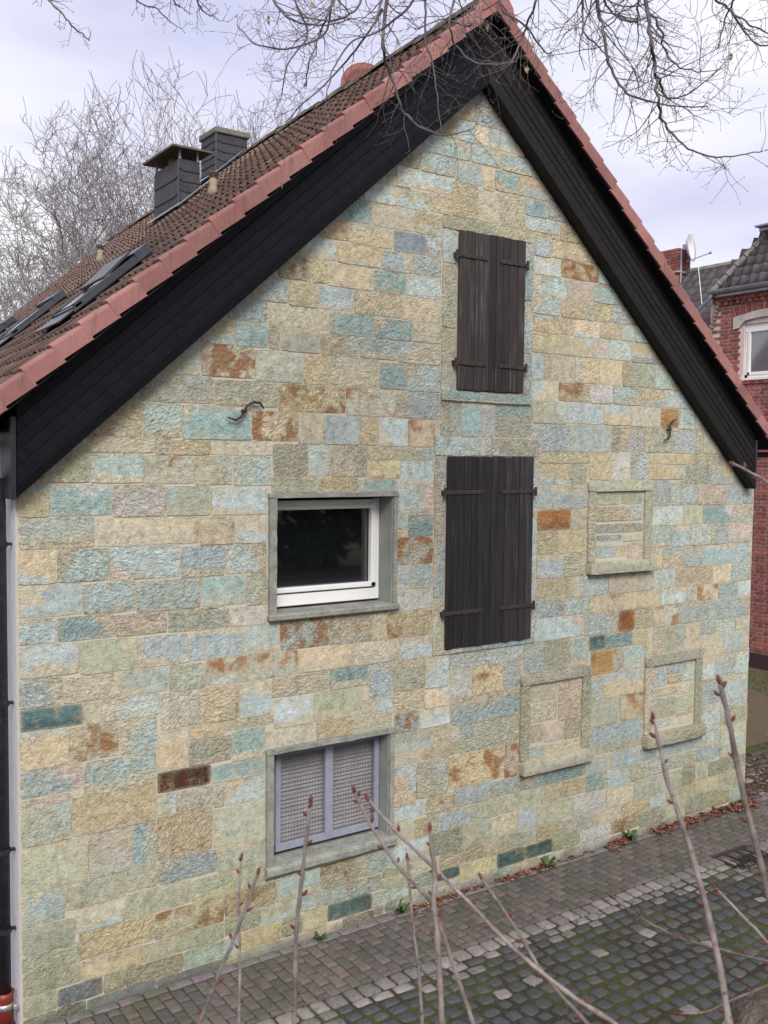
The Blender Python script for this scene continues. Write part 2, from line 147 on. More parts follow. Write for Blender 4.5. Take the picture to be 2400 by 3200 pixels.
SHOOTS = [[[-1.0165, -5.9266, 3.7324, 0.0035], [-1.0237, -5.9259, 3.6698, 0.0038], [-1.0325, -5.9252, 3.5903, 0.0041], [-1.0394, -5.9251, 3.5208, 0.0044], [-1.0443, -5.9303, 3.3918, 0.0047]], [[-0.9966, -5.7101, 3.536, 0.0037], [-1.0439, -5.7421, 3.4782, 0.004], [-1.0946, -5.7717, 3.4219, 0.0043], [-1.1462, -5.801, 3.3609, 0.0046]], [[-0.7548, -5.1615, 3.3147, 0.0038], [-0.7775, -5.1928, 3.219, 0.0041], [-0.7925, -5.2305, 3.1089, 0.0044], [-0.8127, -5.2657, 2.9807, 0.0047]], [[-0.9043, -5.8835, 3.7169, 0.0032], [-0.8855, -5.9001, 3.6653, 0.0035], [-0.8508, -5.9285, 3.5996, 0.0038], [-0.8094, -5.961, 3.5435, 0.0042], [-0.8027, -5.9664, 3.5315, 0.0045]], [[-0.8038, -5.9574, 3.6537, 0.0042], [-0.8148, -5.9842, 3.5951, 0.0047], [-0.8318, -6.0053, 3.5597, 0.0051], [-0.843, -6.0318, 3.5021, 0.0056], [-0.8559, -6.0606, 3.3942, 0.006]], [[-0.8314, -5.8153, 3.6708, 0.0034], [-0.8193, -5.8873, 3.6311, 0.0037], [-0.7618, -5.9936, 3.5479, 0.004], [-0.7341, -6.0773, 3.4938, 0.0043], [-0.6978, -6.1664, 3.4478, 0.0046], [-0.6717, -6.2469, 3.4261, 0.0048]], [[-0.6063, -5.8615, 3.4901, 0.0033], [-0.6112, -5.9422, 3.4473, 0.0037], [-0.6051, -6.0322, 3.3798, 0.0041], [-0.5966, -6.1221, 3.3384, 0.0045]], [[-0.4302, -5.3859, 3.3188, 0.0038], [-0.4628, -5.4516, 3.2135, 0.0042], [-0.4921, -5.5188, 3.1205, 0.0045], [-0.5281, -5.5803, 3.0435, 0.0049]], [[-0.4953, -6.1583, 3.8422, 0.0034], [-0.5101, -6.1992, 3.7594, 0.0043], [-0.5124, -6.2499, 3.6626, 0.0052], [-0.5146, -6.3031, 3.5284, 0.006], [-0.5314, -6.3438, 3.4279, 0.0067]], [[-0.5738, -6.3405, 3.9472, 0.0044], [-0.5783, -6.361, 3.8981, 0.0047], [-0.5811, -6.3847, 3.8177, 0.005], [-0.5792, -6.412, 3.7333, 0.0053], [-0.5826, -6.4339, 3.6761, 0.0055], [-0.5847, -6.4571, 3.6106, 0.0058], [-0.5903, -6.477, 3.5589, 0.006]], [[-0.3306, -5.9359, 3.4112, 0.0025], [-0.3196, -5.9935, 3.3929, 0.0027], [-0.2969, -6.0589, 3.3775, 0.0029], [-0.2714, -6.1254, 3.3761, 0.0031], [-0.225, -6.2065, 3.3725, 0.0032], [-0.2052, -6.2688, 3.3741, 0.0034]], [[-0.1635, -6.0501, 3.4321, 0.0025], [-0.1644, -6.0915, 3.4114, 0.003], [-0.1416, -6.1514, 3.3601, 0.0034], [-0.1333, -6.2007, 3.3152, 0.0039]], [[-0.3099, -6.0833, 3.2427, 0.0018], [-0.2885, -6.1274, 3.2616, 0.0021], [-0.274, -6.1655, 3.296, 0.0025], [-0.2392, -6.2172, 3.338, 0.0028], [-0.2143, -6.2621, 3.3796, 0.0031]], [[-0.2046, -6.0872, 4.2672, 0.0027], [-0.2169, -6.12, 4.2581, 0.003], [-0.2112, -6.1661, 4.2341, 0.0033], [-0.2047, -6.2131, 4.206, 0.0037]]]
LIMBS = [[[1.947, -3.663, 6.709, 0.0113], [1.962, -3.658, 6.602, 0.0104], [1.994, -3.662, 6.517, 0.0094], [1.934, -3.747, 6.381, 0.0085], [1.932, -3.779, 6.25, 0.0075], [1.955, -3.826, 6.136, 0.0066], [2.007, -3.891, 6.061, 0.0057], [2.306, -3.785, 6.125, 0.0047], [2.407, -3.832, 6.117, 0.0038], [2.244, -4.13, 5.998, 0.0028]], [[2.128, -3.817, 6.701, 0.0113], [2.146, -3.819, 6.592, 0.0106], [2.124, -3.866, 6.455, 0.0099], [2.119, -3.889, 6.334, 0.0091], [2.213, -3.832, 6.284, 0.0084], [2.11, -3.932, 6.123, 0.0077], [2.109, -3.956, 6.027, 0.007], [2.271, -3.837, 6.025, 0.0063], [2.327, -3.863, 5.952, 0.0056], [2.189, -4.08, 5.797, 0.0049], [2.269, -4.156, 5.756, 0.0042], [2.63, -4.026, 5.858, 0.0035], [2.766, -4.1, 5.892, 0.0028]], [[2.668, -3.393, 6.824, 0.0082], [2.685, -3.453, 6.738, 0.0072], [2.793, -3.405, 6.661, 0.0062], [2.846, -3.403, 6.605, 0.0052], [2.7, -3.61, 6.453, 0.0042], [2.754, -3.693, 6.418, 0.0032]], [[2.417, -3.968, 6.685, 0.0073], [2.436, -4.031, 6.591, 0.0064], [2.584, -4.006, 6.586, 0.0055], [2.499, -4.169, 6.445, 0.0046], [2.801, -4.076, 6.501, 0.0037], [2.893, -4.098, 6.485, 0.0028]], [[2.907, -3.105, 7.155, 0.0087], [2.951, -3.069, 7.09, 0.007], [2.989, -3.029, 7.012, 0.0052], [3.039, -2.999, 6.924, 0.0034]], [[1.952, -3.278, 6.838, 0.0077], [1.898, -3.291, 6.721, 0.0068], [1.928, -3.189, 6.645, 0.0058], [1.915, -3.144, 6.55, 0.0049], [1.71, -3.314, 6.348, 0.004], [1.652, -3.32, 6.301, 0.003]], [[1.94, -4.069, 6.101, 0.0068], [1.996, -4.056, 6.075, 0.0058], [2.051, -4.045, 6.025, 0.0047], [1.948, -4.245, 5.954, 0.0037], [2.012, -4.337, 6.03, 0.0027]], [[1.697, -3.833, 6.536, 0.0069], [1.719, -3.809, 6.48, 0.006], [1.737, -3.784, 6.407, 0.0052], [1.619, -3.926, 6.248, 0.0043], [1.852, -3.785, 6.303, 0.0035], [1.927, -3.798, 6.258, 0.0027]], [[3.249, -3.545, 7.063, 0.0085], [3.188, -3.581, 6.963, 0.0068], [3.294, -3.443, 6.934, 0.005], [3.007, -3.619, 6.651, 0.0033]], [[3.353, -3.441, 6.996, 0.0087], [3.456, -3.446, 6.92, 0.0069], [3.366, -3.609, 6.751, 0.0052], [3.403, -3.709, 6.709, 0.0034]], [[2.101, -3.584, 6.73, 0.0075], [2.136, -3.559, 6.67, 0.0064], [2.219, -3.566, 6.618, 0.0052], [2.119, -3.771, 6.495, 0.0041], [2.155, -3.849, 6.507, 0.0029]], [[1.203, -2.906, 6.808, 0.0118], [1.202, -2.887, 6.684, 0.0107], [1.201, -2.869, 6.552, 0.0096], [1.13, -2.963, 6.397, 0.0085], [1.248, -2.863, 6.319, 0.0073], [1.305, -2.886, 6.162, 0.0062], [1.343, -2.89, 6.114, 0.0051], [1.297, -3.217, 5.92, 0.004], [1.658, -3.058, 6.058, 0.0029]], [[1.63, -2.206, 6.997, 0.0088], [1.64, -2.178, 6.979, 0.0079], [1.527, -2.217, 6.825, 0.007], [1.501, -2.029, 6.72, 0.0061], [1.376, -1.918, 6.556, 0.0052], [1.142, -2.089, 6.356, 0.0043], [1.246, -1.767, 6.392, 0.0034]], [[1.009, -2.725, 6.791, 0.0076], [1.004, -2.684, 6.706, 0.0067], [0.913, -2.759, 6.564, 0.0058], [0.975, -2.589, 6.557, 0.0048], [0.795, -2.781, 6.293, 0.0039], [0.944, -2.5, 6.298, 0.003]], [[1.306, -3.355, 6.63, 0.0071], [1.31, -3.32, 6.551, 0.0062], [1.224, -3.401, 6.371, 0.0054], [1.366, -3.288, 6.343, 0.0045], [1.295, -3.549, 6.163, 0.0036], [1.638, -3.394, 6.3, 0.0028]], [[1.929, -2.29, 7.219, 0.0089], [1.893, -2.317, 7.084, 0.0078], [1.86, -2.355, 6.819, 0.0067], [1.869, -2.413, 6.682, 0.0056], [1.864, -2.464, 6.506, 0.0045], [1.851, -2.51, 6.33, 0.0035]], [[1.249, -2.441, 6.969, 0.0082], [1.155, -2.427, 6.843, 0.0072], [1.163, -2.315, 6.694, 0.0062], [0.901, -2.357, 6.537, 0.0052], [0.737, -2.285, 6.552, 0.0042], [0.803, -1.931, 6.794, 0.0032]], [[1.1, -2.003, 7.097, 0.0086], [1.121, -2.082, 6.926, 0.0072], [1.231, -2.006, 6.814, 0.0059], [1.023, -2.146, 6.55, 0.0046], [0.967, -2.174, 6.348, 0.0033]], [[0.719, -2.41, 6.832, 0.0078], [0.751, -2.495, 6.691, 0.0066], [0.798, -2.588, 6.587, 0.0054], [1.037, -2.483, 6.653, 0.0042], [1.208, -2.543, 6.71, 0.003]], [[1.214, -3.134, 6.674, 0.0073], [1.163, -3.15, 6.544, 0.0064], [1.088, -2.976, 6.46, 0.0055], [0.882, -3.055, 6.334, 0.0046], [0.782, -3.039, 6.176, 0.0037], [0.735, -3.058, 6.037, 0.0028]], [[0.992, -2.969, 6.675, 0.0073], [0.952, -3.003, 6.541, 0.0062], [0.847, -2.99, 6.456, 0.0051], [0.856, -2.723, 6.554, 0.004], [0.768, -2.606, 6.606, 0.0028]], [[1.367, -3.454, 6.593, 0.007], [1.381, -3.415, 6.52, 0.006], [1.267, -3.507, 6.35, 0.0049], [1.305, -3.258, 6.479, 0.0038], [0.999, -3.432, 6.293, 0.0027]], [[0.148, -1.906, 6.833, 0.0061], [0.224, -1.892, 6.778, 0.0051], [0.24, -2.124, 6.66, 0.0041], [0.266, -2.219, 6.572, 0.0031]], [[0.338, -2.353, 6.714, 0.0058], [0.391, -2.323, 6.652, 0.0049], [0.44, -2.287, 6.635, 0.0039], [0.353, -2.592, 6.484, 0.0029]], [[0.429, -1.78, 6.959, 0.0064], [0.505, -1.729, 6.909, 0.0048], [0.562, -1.66, 6.931, 0.0032]], [[-0.021, -0.866, 7.185, 0.007], [0.024, -0.858, 7.122, 0.0063], [0.061, -1.021, 6.989, 0.0056], [0.095, -1.093, 6.901, 0.0049], [0.232, -0.885, 6.953, 0.0042], [0.158, -1.229, 6.78, 0.0035]], [[2.123, -2.727, 7.067, 0.0085], [2.106, -2.778, 6.914, 0.0072], [2.182, -2.892, 6.802, 0.0059], [2.427, -2.799, 6.746, 0.0046], [2.49, -2.789, 6.755, 0.0033]]]

# ------------------------------------------------------------------ helpers
def tag(o, label=None, cat=None, group=None, kind=None):
    if label: o['label'] = label
    if cat: o['category'] = cat
    if group: o['group'] = group
    if kind: o['kind'] = kind
    return o
def empty(name, loc=(0, 0, 0)):
    o = bpy.data.objects.new(name, None); COL.objects.link(o); o.location = loc; o.empty_display_size = 0.2
    return o
def link(name, me, parent=None, mat=None):
    o = bpy.data.objects.new(name, me); COL.objects.link(o)
    if parent: o.parent = parent
    if mat and not me.materials: me.materials.append(mat)
    return o

class MB:
    """collects shapes (verts / faces / per-vertex data) and links them as one mesh object"""
    def __init__(s): s.v = []; s.f = []; s.c = []
    def add(s, v, f, c=None):
        n = len(s.v); s.v += [tuple(p) for p in v]; s.f += [tuple(i+n for i in q) for q in f]
        if c is not None: s.c += [c]*len(v)
    def box(s, x0, x1, y0, y1, z0, z1, mat=None, c=None):
        v = [(x0,y0,z0),(x1,y0,z0),(x1,y1,z0),(x0,y1,z0),(x0,y0,z1),(x1,y0,z1),(x1,y1,z1),(x0,y1,z1)]
        if mat is not None: v = [mat @ Vector(p) for p in v]
        s.add(v, [(0,3,2,1),(4,5,6,7),(0,1,5,4),(1,2,6,5),(2,3,7,6),(3,0,4,7)], c)
    def bevbox(s, x0, x1, y0, y1, z0, z1, b=0.01, mat=None, c=None, jit=0):
        bm = bmesh.new(); bmesh.ops.create_cube(bm, size=1)
        for q in bm.verts:
            q.co = Vector((x0 if q.co.x < 0 else x1, y0 if q.co.y < 0 else y1, z0 if q.co.z < 0 else z1))
            if jit: q.co += Vector((ru(-jit,jit), ru(-jit,jit), ru(-jit,jit)))
        bmesh.ops.bevel(bm, geom=bm.edges[:], offset=b, segments=1, affect='EDGES')
        s.bm(bm, mat, c)
    def bm(s, bm, mat=None, c=None):
        bm.verts.index_update()
        v = [(mat @ q.co) if mat is not None else q.co.copy() for q in bm.verts]
        s.add(v, [[w.index for w in fc.verts] for fc in bm.faces], c); bm.free()
    def prism(s, poly, d0, d1, axis='y', c=None):
        n = len(poly); v = []
        for d in (d0, d1):
            for a, b in poly:
                v.append((a, d, b) if axis == 'y' else ((d, a, b) if axis == 'x' else (a, b, d)))
        f = [tuple(range(n-1, -1, -1)), tuple(range(n, 2*n))]+[(i, (i+1) % n, n+(i+1) % n, n+i) for i in range(n)]
        s.add(v, f, c)
    def tube(s, pts, sides=6, cap=True, c=None):
        """pts: (x,y,z,r)"""
        n = len(pts); P = [Vector(p[:3]) for p in pts]; v = []; f = []
        t0 = (P[1]-P[0]).normalized(); a = t0.orthogonal().normalized()
        for i in range(n):
            t = (P[min(i+1, n-1)]-P[max(i-1, 0)]).normalized()
            a = a-t*a.dot(t)
            if a.length < 1e-6: a = t.orthogonal()
            a.normalize(); b = t.cross(a); r = pts[i][3]
            for k in range(sides):
                an = 2*math.pi*k/sides
                v.append(P[i]+a*(r*math.cos(an))+b*(r*math.sin(an)))
        for i in range(n-1):
            for k in range(sides):
                k2 = (k+1) % sides
                f.append((i*sides+k, i*sides+k2, (i+1)*sides+k2, (i+1)*sides+k))
        if cap:
            f.append(tuple(range(sides-1, -1, -1))); f.append(tuple((n-1)*sides+k for k in range(sides)))
        s.add(v, f, c)
    def mesh(s, name, mat=None, smooth=False):
        me = bpy.data.meshes.new(name); me.from_pydata([tuple(p) for p in s.v], [], s.f)
        if mat: me.materials.append(mat)
        if s.c:
            a = me.attributes.new('col', 'FLOAT_COLOR', 'POINT')
            a.data.foreach_set('color', [x for c in s.c for x in (c[0], c[1], c[2], 1.0)])
        if smooth: me.polygons.foreach_set('use_smooth', [True]*len(me.polygons))
        me.update(); return me
    def build(s, name, mat=None, parent=None, smooth=False):
        return link(name, s.mesh(name, mat, smooth), parent)

def recalc(o):
    bm = bmesh.new(); bm.from_mesh(o.data); bmesh.ops.recalc_face_normals(bm, faces=bm.faces[:]); bm.to_mesh(o.data); bm.free(); return o

# ------------------------------------------------------------------ materials
class NT:
    def __init__(s, name):
        s.m = bpy.data.materials.new(name); s.m.use_nodes = True; s.n = s.m.node_tree.nodes; s.l = s.m.node_tree.links
        s.b = s.n['Principled BSDF']
    def node(s, t, **k):
        q = s.n.new(t)
        for a, b in k.items(): setattr(q, a, b)
        return q
    def L(s, a, b): s.l.new(a, b)
    def coord(s, kind='Object'):
        return s.node('ShaderNodeTexCoord').outputs[kind]
    def pos(s): return s.node('ShaderNodeNewGeometry').outputs['Position']
    def noise(s, vec, scale, detail=4, rough=0.55, mapscale=None, rot=None, dist=0.0):
        if mapscale or rot:
            mp = s.node('ShaderNodeMapping')
            if mapscale: mp.inputs['Scale'].default_value = mapscale
            if rot: mp.inputs['Rotation'].default_value = rot
            s.L(vec, mp.inputs[0]); vec = mp.outputs[0]
        q = s.node('ShaderNodeTexNoise'); q.inputs['Scale'].default_value = scale; q.inputs['Detail'].default_value = detail
        q.inputs['Roughness'].default_value = rough; q.inputs['Distortion'].default_value = dist
        s.L(vec, q.inputs['Vector']); return q.outputs[0]
    def ramp(s, fac, stops):
        q = s.node('ShaderNodeValToRGB'); e = q.color_ramp.elements
        while len(e) < len(stops): e.new(0.5)
        for i, (p, c) in enumerate(stops):
            e[i].position = p; e[i].color = (c, c, c, 1) if not isinstance(c, tuple) else (c[0], c[1], c[2], 1)
        s.L(fac, q.inputs[0]); return q.outputs[0]
    def mix(s, fac, a, b, mode='MIX'):
        q = s.node('ShaderNodeMix', data_type='RGBA', blend_type=mode)
        for sock, val in ((q.inputs[0], fac), (q.inputs[6], a), (q.inputs[7], b)):
            if isinstance(val, (int, float)): sock.default_value = val
            elif isinstance(val, tuple): sock.default_value = (val[0], val[1], val[2], 1)
            else: s.L(val, sock)
        return q.outputs[2]
    def math(s, op, a, b=0.0, clamp=False):
        q = s.node('ShaderNodeMath', operation=op); q.use_clamp = clamp
        for sock, val in ((q.inputs[0], a), (q.inputs[1], b)):
            if isinstance(val, (int, float)): sock.default_value = val
            else: s.L(val, sock)
        return q.outputs[0]
    def bump(s, h, strength=0.5, dist=0.01, prev=None):
        q = s.node('ShaderNodeBump'); q.inputs['Strength'].default_value = strength; q.inputs['Distance'].default_value = dist
        s.L(h, q.inputs['Height'])
        if prev is not None: s.L(prev, q.inputs['Normal'])
        return q.outputs[0]
    def attr(s, name, out='Color', kind='GEOMETRY'):
        q = s.node('ShaderNodeAttribute', attribute_name=name, attribute_type=kind); return q.outputs[out]
    def objrand(s): return s.node('ShaderNodeObjectInfo').outputs['Random']
    def done(s, col=None, rough=0.8, bump=None, metal=0.0, spec=0.5):
        if col is not None:
            if isinstance(col, tuple): s.b.inputs['Base Color'].default_value = (col[0], col[1], col[2], 1)
            else: s.L(col, s.b.inputs['Base Color'])
        if isinstance(rough, (int, float)): s.b.inputs['Roughness'].default_value = rough
        else: s.L(rough, s.b.inputs['Roughness'])
        s.b.inputs['Metallic'].default_value = metal; s.b.inputs['Specular IOR Level'].default_value = spec
        if bump is not None: s.L(bump, s.b.inputs['Normal'])
        return s.m

def mottled(name, c1, c2, scale=6, rough=0.8, bs=0.3, bd=0.004, bscale=60, c3=None, spec=0.3, metal=0.0, stretch=None, perobj=0.0):
    t = NT(name); p = t.pos()
    a = t.noise(p, scale, 6, 0.6, stretch)
    col = t.mix(t.ramp(a, [(0.35, 0.0), (0.68, 1.0)]), c1, c2)
    if c3:
        b = t.noise(p, scale*3.7, 5, 0.6, stretch)
        col = t.mix(t.ramp(b, [(0.56, 0.0), (0.70, 1.0)]), col, c3)
    if perobj:
        v = t.math('MULTIPLY_ADD', t.objrand(), perobj); v.node.inputs[2].default_value = 1-perobj/2
        col = t.mix(1.0, col, v, 'MULTIPLY')
    bp = t.bump(t.noise(p, bscale, 5, 0.65, stretch), bs, bd)
    return t.done(col, rough, bp, metal, spec)

def stone_material():
    t = NT('sandstone'); p = t.pos()
    c1 = t.attr('c1'); c2 = t.attr('c2'); suv = t.attr('suv', 'Vector'); par = t.attr('par', 'Vector')
    sp = t.node('ShaderNodeSeparateXYZ'); t.L(suv, sp.inputs[0])      # u, v, seed
    pp = t.node('ShaderNodeSeparateXYZ'); t.L(par, pp.inputs[0])      # second-colour amount, rust amount, direction angle
    seedv = t.node('ShaderNodeVectorMath', operation='SCALE'); t.L(suv, seedv.inputs[0])
    # offset the noise by the stone's own seed so that no pattern runs across a joint
    off = t.node('ShaderNodeCombineXYZ'); sd_ = t.math('MULTIPLY', sp.outputs[2], 37.0)
    for k in range(3): t.L(sd_, off.inputs[k])
    pv = t.node('ShaderNodeVectorMath', operation='ADD'); t.L(p, pv.inputs[0]); t.L(off.outputs[0], pv.inputs[1]); q = pv.outputs[0]
    n_big = t.noise(q, 5.0, 5, 0.62, dist=0.6)
    n_mid = t.noise(q, 17.0, 6, 0.65, dist=0.3)
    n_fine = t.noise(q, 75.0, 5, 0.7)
    # second colour: a bed that covers one side of the face, with a ragged edge
    du = t.math('SUBTRACT', sp.outputs[0], 0.5); dv = t.math('SUBTRACT', sp.outputs[1], 0.5)
    ca = t.math('COSINE', pp.outputs[2]); sa = t.math('SINE', pp.outputs[2])
    lin = t.math('ADD', t.math('MULTIPLY', du, ca), t.math('MULTIPLY', dv, sa))
    lin = t.math('ADD', lin, t.math('MULTIPLY', t.math('SUBTRACT', n_big, 0.5), 1.1))
    lin = t.math('ADD', lin, t.math('MULTIPLY', t.math('SUBTRACT', n_mid, 0.5), 0.35))
    lin = t.math('ADD', lin, t.math('SUBTRACT', pp.outputs[0], 0.5))
    m2 = t.ramp(t.math('ADD', t.math('MULTIPLY', lin, 3.2), 0.5, True), [(0.25, 0.0), (0.75, 1.0)])
    col = t.mix(m2, c1, c2)
    # lichen-yellow rims
    eu = t.math('SUBTRACT', 0.5, t.math('ABSOLUTE', du)); ev = t.math('SUBTRACT', 0.5, t.math('ABSOLUTE', dv))
    ed = t.math('MINIMUM', t.math('MULTIPLY', eu, 1.7), ev)
    rim = t.ramp(t.math('ADD', ed, t.math('MULTIPLY', t.math('SUBTRACT', n_mid, 0.5), 0.22)), [(0.02, 1.0), (0.13, 0.0)])
    col = t.mix(t.math('MULTIPLY', rim, 0.42), col, (0.50, 0.44, 0.31))
    # tone variation
    tone = t.ramp(n_mid, [(0.25, 0.58), (0.5, 0.99), (0.78, 1.30)])
    col = t.mix(1.0, col, tone, 'MULTIPLY')
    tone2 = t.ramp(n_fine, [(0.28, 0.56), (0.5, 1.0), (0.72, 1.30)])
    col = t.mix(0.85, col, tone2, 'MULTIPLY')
    ochre = t.ramp(t.noise(q, 9.0, 5, 0.65, dist=0.5), [(0.52, 0.0), (0.72, 0.5)])
    col = t.mix(ochre, col, (0.55, 0.42, 0.21))
    # iron-stained rust patches with sharp ragged edges
    rn = t.noise(q, 5.5, 6, 0.60, dist=0.25)
    thr = t.math('SUBTRACT', 0.74, t.math('MULTIPLY', pp.outputs[1], 0.42))
    rm = t.math('MULTIPLY', t.math('SUBTRACT', rn, thr), 9.0, True)
    rm = t.math('MULTIPLY', rm, t.ramp(n_mid, [(0.30, 0.55), (0.50, 1.0)]))
    rm = t.math('MULTIPLY', rm, t.math('GREATER_THAN', pp.outputs[1], 0.03))
    rcol = t.mix(t.ramp(n_mid, [(0.35, 0.0), (0.65, 1.0)]), (0.21, 0.075, 0.025), (0.40, 0.185, 0.055))
    col = t.mix(t.math('MULTIPLY', rm, 0.86), col, rcol)
    over = t.noise(p, 2.3, 6, 0.65, dist=0.4)
    col = t.mix(t.ramp(over, [(0.52, 0.0), (0.74, 0.28)]), col, (0.50, 0.46, 0.34))
    over2 = t.noise(p, 3.1, 5, 0.6, mapscale=(1.0, 1.0, 0.5))
    col = t.mix(t.ramp(over2, [(0.54, 0.0), (0.74, 0.25)]), col, (0.34, 0.38, 0.32))
    strk = t.noise(p, 7.0, 5, 0.6, mapscale=(1.0, 1.0, 0.10))
    col = t.mix(t.ramp(strk, [(0.54, 0.0), (0.74, 0.5)]), col, t.mix(1.0, col, (0.70, 0.69, 0.66), 'MULTIPLY'))
    # pale chips
    ch = t.node('ShaderNodeTexVoronoi'); ch.inputs['Scale'].default_value = 28; t.L(q, ch.inputs['Vector'])
    col = t.mix(t.ramp(ch.outputs['Distance'], [(0.08, 0.5), (0.14, 0.0)]), col, (0.66, 0.62, 0.50))
    # damp, algae-green foot of the wall (soiling with a ragged upper edge)
    zz = t.node('ShaderNodeSeparateXYZ'); t.L(p, zz.inputs[0])
    damp = t.math('ADD', t.math('MULTIPLY', zz.outputs[2], -0.42), t.math('MULTIPLY', t.noise(p, 1.1, 5, 0.6), 1.1))
    col = t.mix(t.ramp(damp, [(0.10, 0.0), (0.66, 0.75)]), col, t.mix(1.0, col, (0.62, 0.66, 0.54), 'MULTIPLY'))
    gz = t.math('ADD', t.math('MULTIPLY', zz.outputs[2], -6.5), t.math('MULTIPLY', t.noise(p, 4.0, 6, 0.65), 2.2))
    col = t.mix(t.ramp(gz, [(0.25, 0.0), (1.0, 0.72)]), col, (0.16, 0.155, 0.13))
    # tooled face: slanting pick marks + lumps + grit
    rq = t.node('ShaderNodeVectorRotate', rotation_type='Y_AXIS'); t.L(q, rq.inputs['Vector']); t.L(t.math('MULTIPLY', t.math('SUBTRACT', sp.outputs[2], 0.45), 5.0), rq.inputs['Angle'])
    tool = t.noise(rq.outputs[0], 40.0, 5, 0.62, mapscale=(1.0, 1.0, 0.72), rot=(0, 0.5, 0), dist=0.35)
    lump = t.noise(q, 13.0, 5, 0.6)
    tool = t.ramp(tool, [(0.33, 0.0), (0.60, 0.85), (0.80, 1.0)])
    amp = t.math('MULTIPLY_ADD', t.math('FRACT', t.math('MULTIPLY', sp.outputs[2], 7.31)), 1.45); amp.node.inputs[2].default_value = 0.12
    tool = t.math('MULTIPLY', tool, amp)
    h = t.math('ADD', t.math('MULTIPLY', tool, 0.42), t.math('MULTIPLY', lump, 0.5))
    h = t.math('ADD', h, t.math('MULTIPLY', n_fine, 0.34))
    b = t.bump(h, 1.0, 0.026)
    return t.done(col, 0.88, b, 0, 0.25)

def attr_material(name, rough=0.85, var=0.35, nscale=30, bs=0.5, bd=0.006, tint=None, tscale=3.0, spec=0.3, tthr=(0.5, 0.68), fine=120):
    """base colour from the 'col' attribute, broken up by noise"""
    t = NT(name); p = t.pos(); c = t.attr('col')
    n = t.noise(p, nscale, 6, 0.65)
    c = t.mix(1.0, c, t.ramp(n, [(0.25, 1-var), (0.75, 1+var)]), 'MULTIPLY')
    if tint: c = t.mix(t.ramp(t.noise(p, tscale, 6, 0.7), [(tthr[0], 0.0), (tthr[1], 0.9)]), c, tint)
    b = t.bump(t.math('ADD', t.noise(p, nscale*1.7, 5, 0.6), t.math('MULTIPLY', t.noise(p, fine, 4, 0.7), 0.4)), bs, bd)
    return t.done(c, rough, b, 0, spec)

def wood_material(name, c1, c2, rough, axis_rot, c3=None, spec=0.4):
    t = NT(name); p = t.pos(); rv = t.math('MULTIPLY', t.objrand(), 50.0)
    cb = t.node('ShaderNodeCombineXYZ'); t.L(rv, cb.inputs[0]); t.L(rv, cb.inputs[2])
    ad = t.node('ShaderNodeVectorMath', operation='ADD'); t.L(p, ad.inputs[0]); t.L(cb.outputs[0], ad.inputs[1]); q = ad.outputs[0]
    rt = t.node('ShaderNodeVectorRotate', rotation_type='Y_AXIS'); rt.inputs['Angle'].default_value = axis_rot; t.L(q, rt.inputs['Vector']); q = rt.outputs[0]
    g = t.noise(q, 26, 6, 0.65, mapscale=(0.06, 1.0, 1.0), dist=0.4)
    col = t.mix(t.ramp(g, [(0.32, 0.0), (0.70, 1.0)]), c1, c2)
    if c3:
        w = t.noise(q, 40, 6, 0.7, mapscale=(0.05, 1.0, 1.0)); w2 = t.noise(q, 2.2, 3, 0.5)
        col = t.mix(t.math('MULTIPLY', t.ramp(w, [(0.52, 0.0), (0.72, 1.0)]), t.ramp(w2, [(0.42, 0.1), (0.66, 0.9)])), col, c3)
    v = t.math('MULTIPLY_ADD', t.objrand(), 0.9); v.node.inputs[2].default_value = 0.55
    col = t.mix(1.0, col, v, 'MULTIPLY')
    return t.done(col, rough, t.bump(g, 0.8, 0.006), 0, spec)

MAT = {}
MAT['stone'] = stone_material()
MAT['mortar'] = mottled('mortar', (0.53, 0.48, 0.40), (0.46, 0.43, 0.345), 4, 0.95, 0.6, 0.006, 45, c3=(0.56, 0.50, 0.45))
MAT['concrete'] = mottled('grey_cast_stone', (0.20, 0.205, 0.180), (0.32, 0.325, 0.285), 9, 0.85, 0.9, 0.008, 38, c3=(0.115, 0.115, 0.098))
MAT['reveal'] = mottled('reveal_plaster', (0.22, 0.235, 0.215), (0.29, 0.305, 0.28), 3, 0.8, 0.1, 0.002, 60)
th = math.atan(0.8743)
MAT['clad_l'] = wood_material('stained_cladding_sky_tinted', (0.0028, 0.0031, 0.0058), (0.0068, 0.0068, 0.0100), 0.5, -th, spec=0.14)  # left boards: bluish sky reflection painted into the dark stain colour
MAT['clad_r'] = wood_material('stained_cladding_brown', (0.006, 0.005, 0.005), (0.017, 0.0135, 0.013), 0.55, th, spec=0.25)  # right boards: browner and lighter than the left ones
MAT['shutter_hi'] = wood_material('weathered_shutter_wood', (0.019, 0.0135, 0.013), (0.040, 0.030, 0.028), 0.7, math.pi/2, c3=(0.17, 0.15, 0.15))
MAT['shutter_lo'] = wood_material('dark_shutter_wood', (0.010, 0.009, 0.011), (0.034, 0.029, 0.033), 0.62, math.pi/2, c3=(0.095, 0.086, 0.090))
MAT['iron'] = mottled('rusty_iron', (0.035, 0.030, 0.032), (0.075, 0.058, 0.052), 25, 0.65, 0.5, 0.002, 160, c3=(0.10, 0.05, 0.03), metal=0.3)
MAT['pvc'] = mottled('white_window_frame', (0.80, 0.79, 0.77), (0.74, 0.73, 0.71), 3, 0.35, 0.03, 0.001, 40)
def glass(name, tint, rough=0.03):
    t = NT(name); n = t.noise(t.pos(), 1.6, 2, 0.5)
    t.b.inputs['IOR'].default_value = 2.3
    return t.done(t.mix(n, tint, tuple(v*1.5 for v in tint)), rough, t.bump(n, 0.02, 0.01), 0, 0.5)
MAT['glass'] = glass('window_pane', (0.004, 0.005, 0.006))
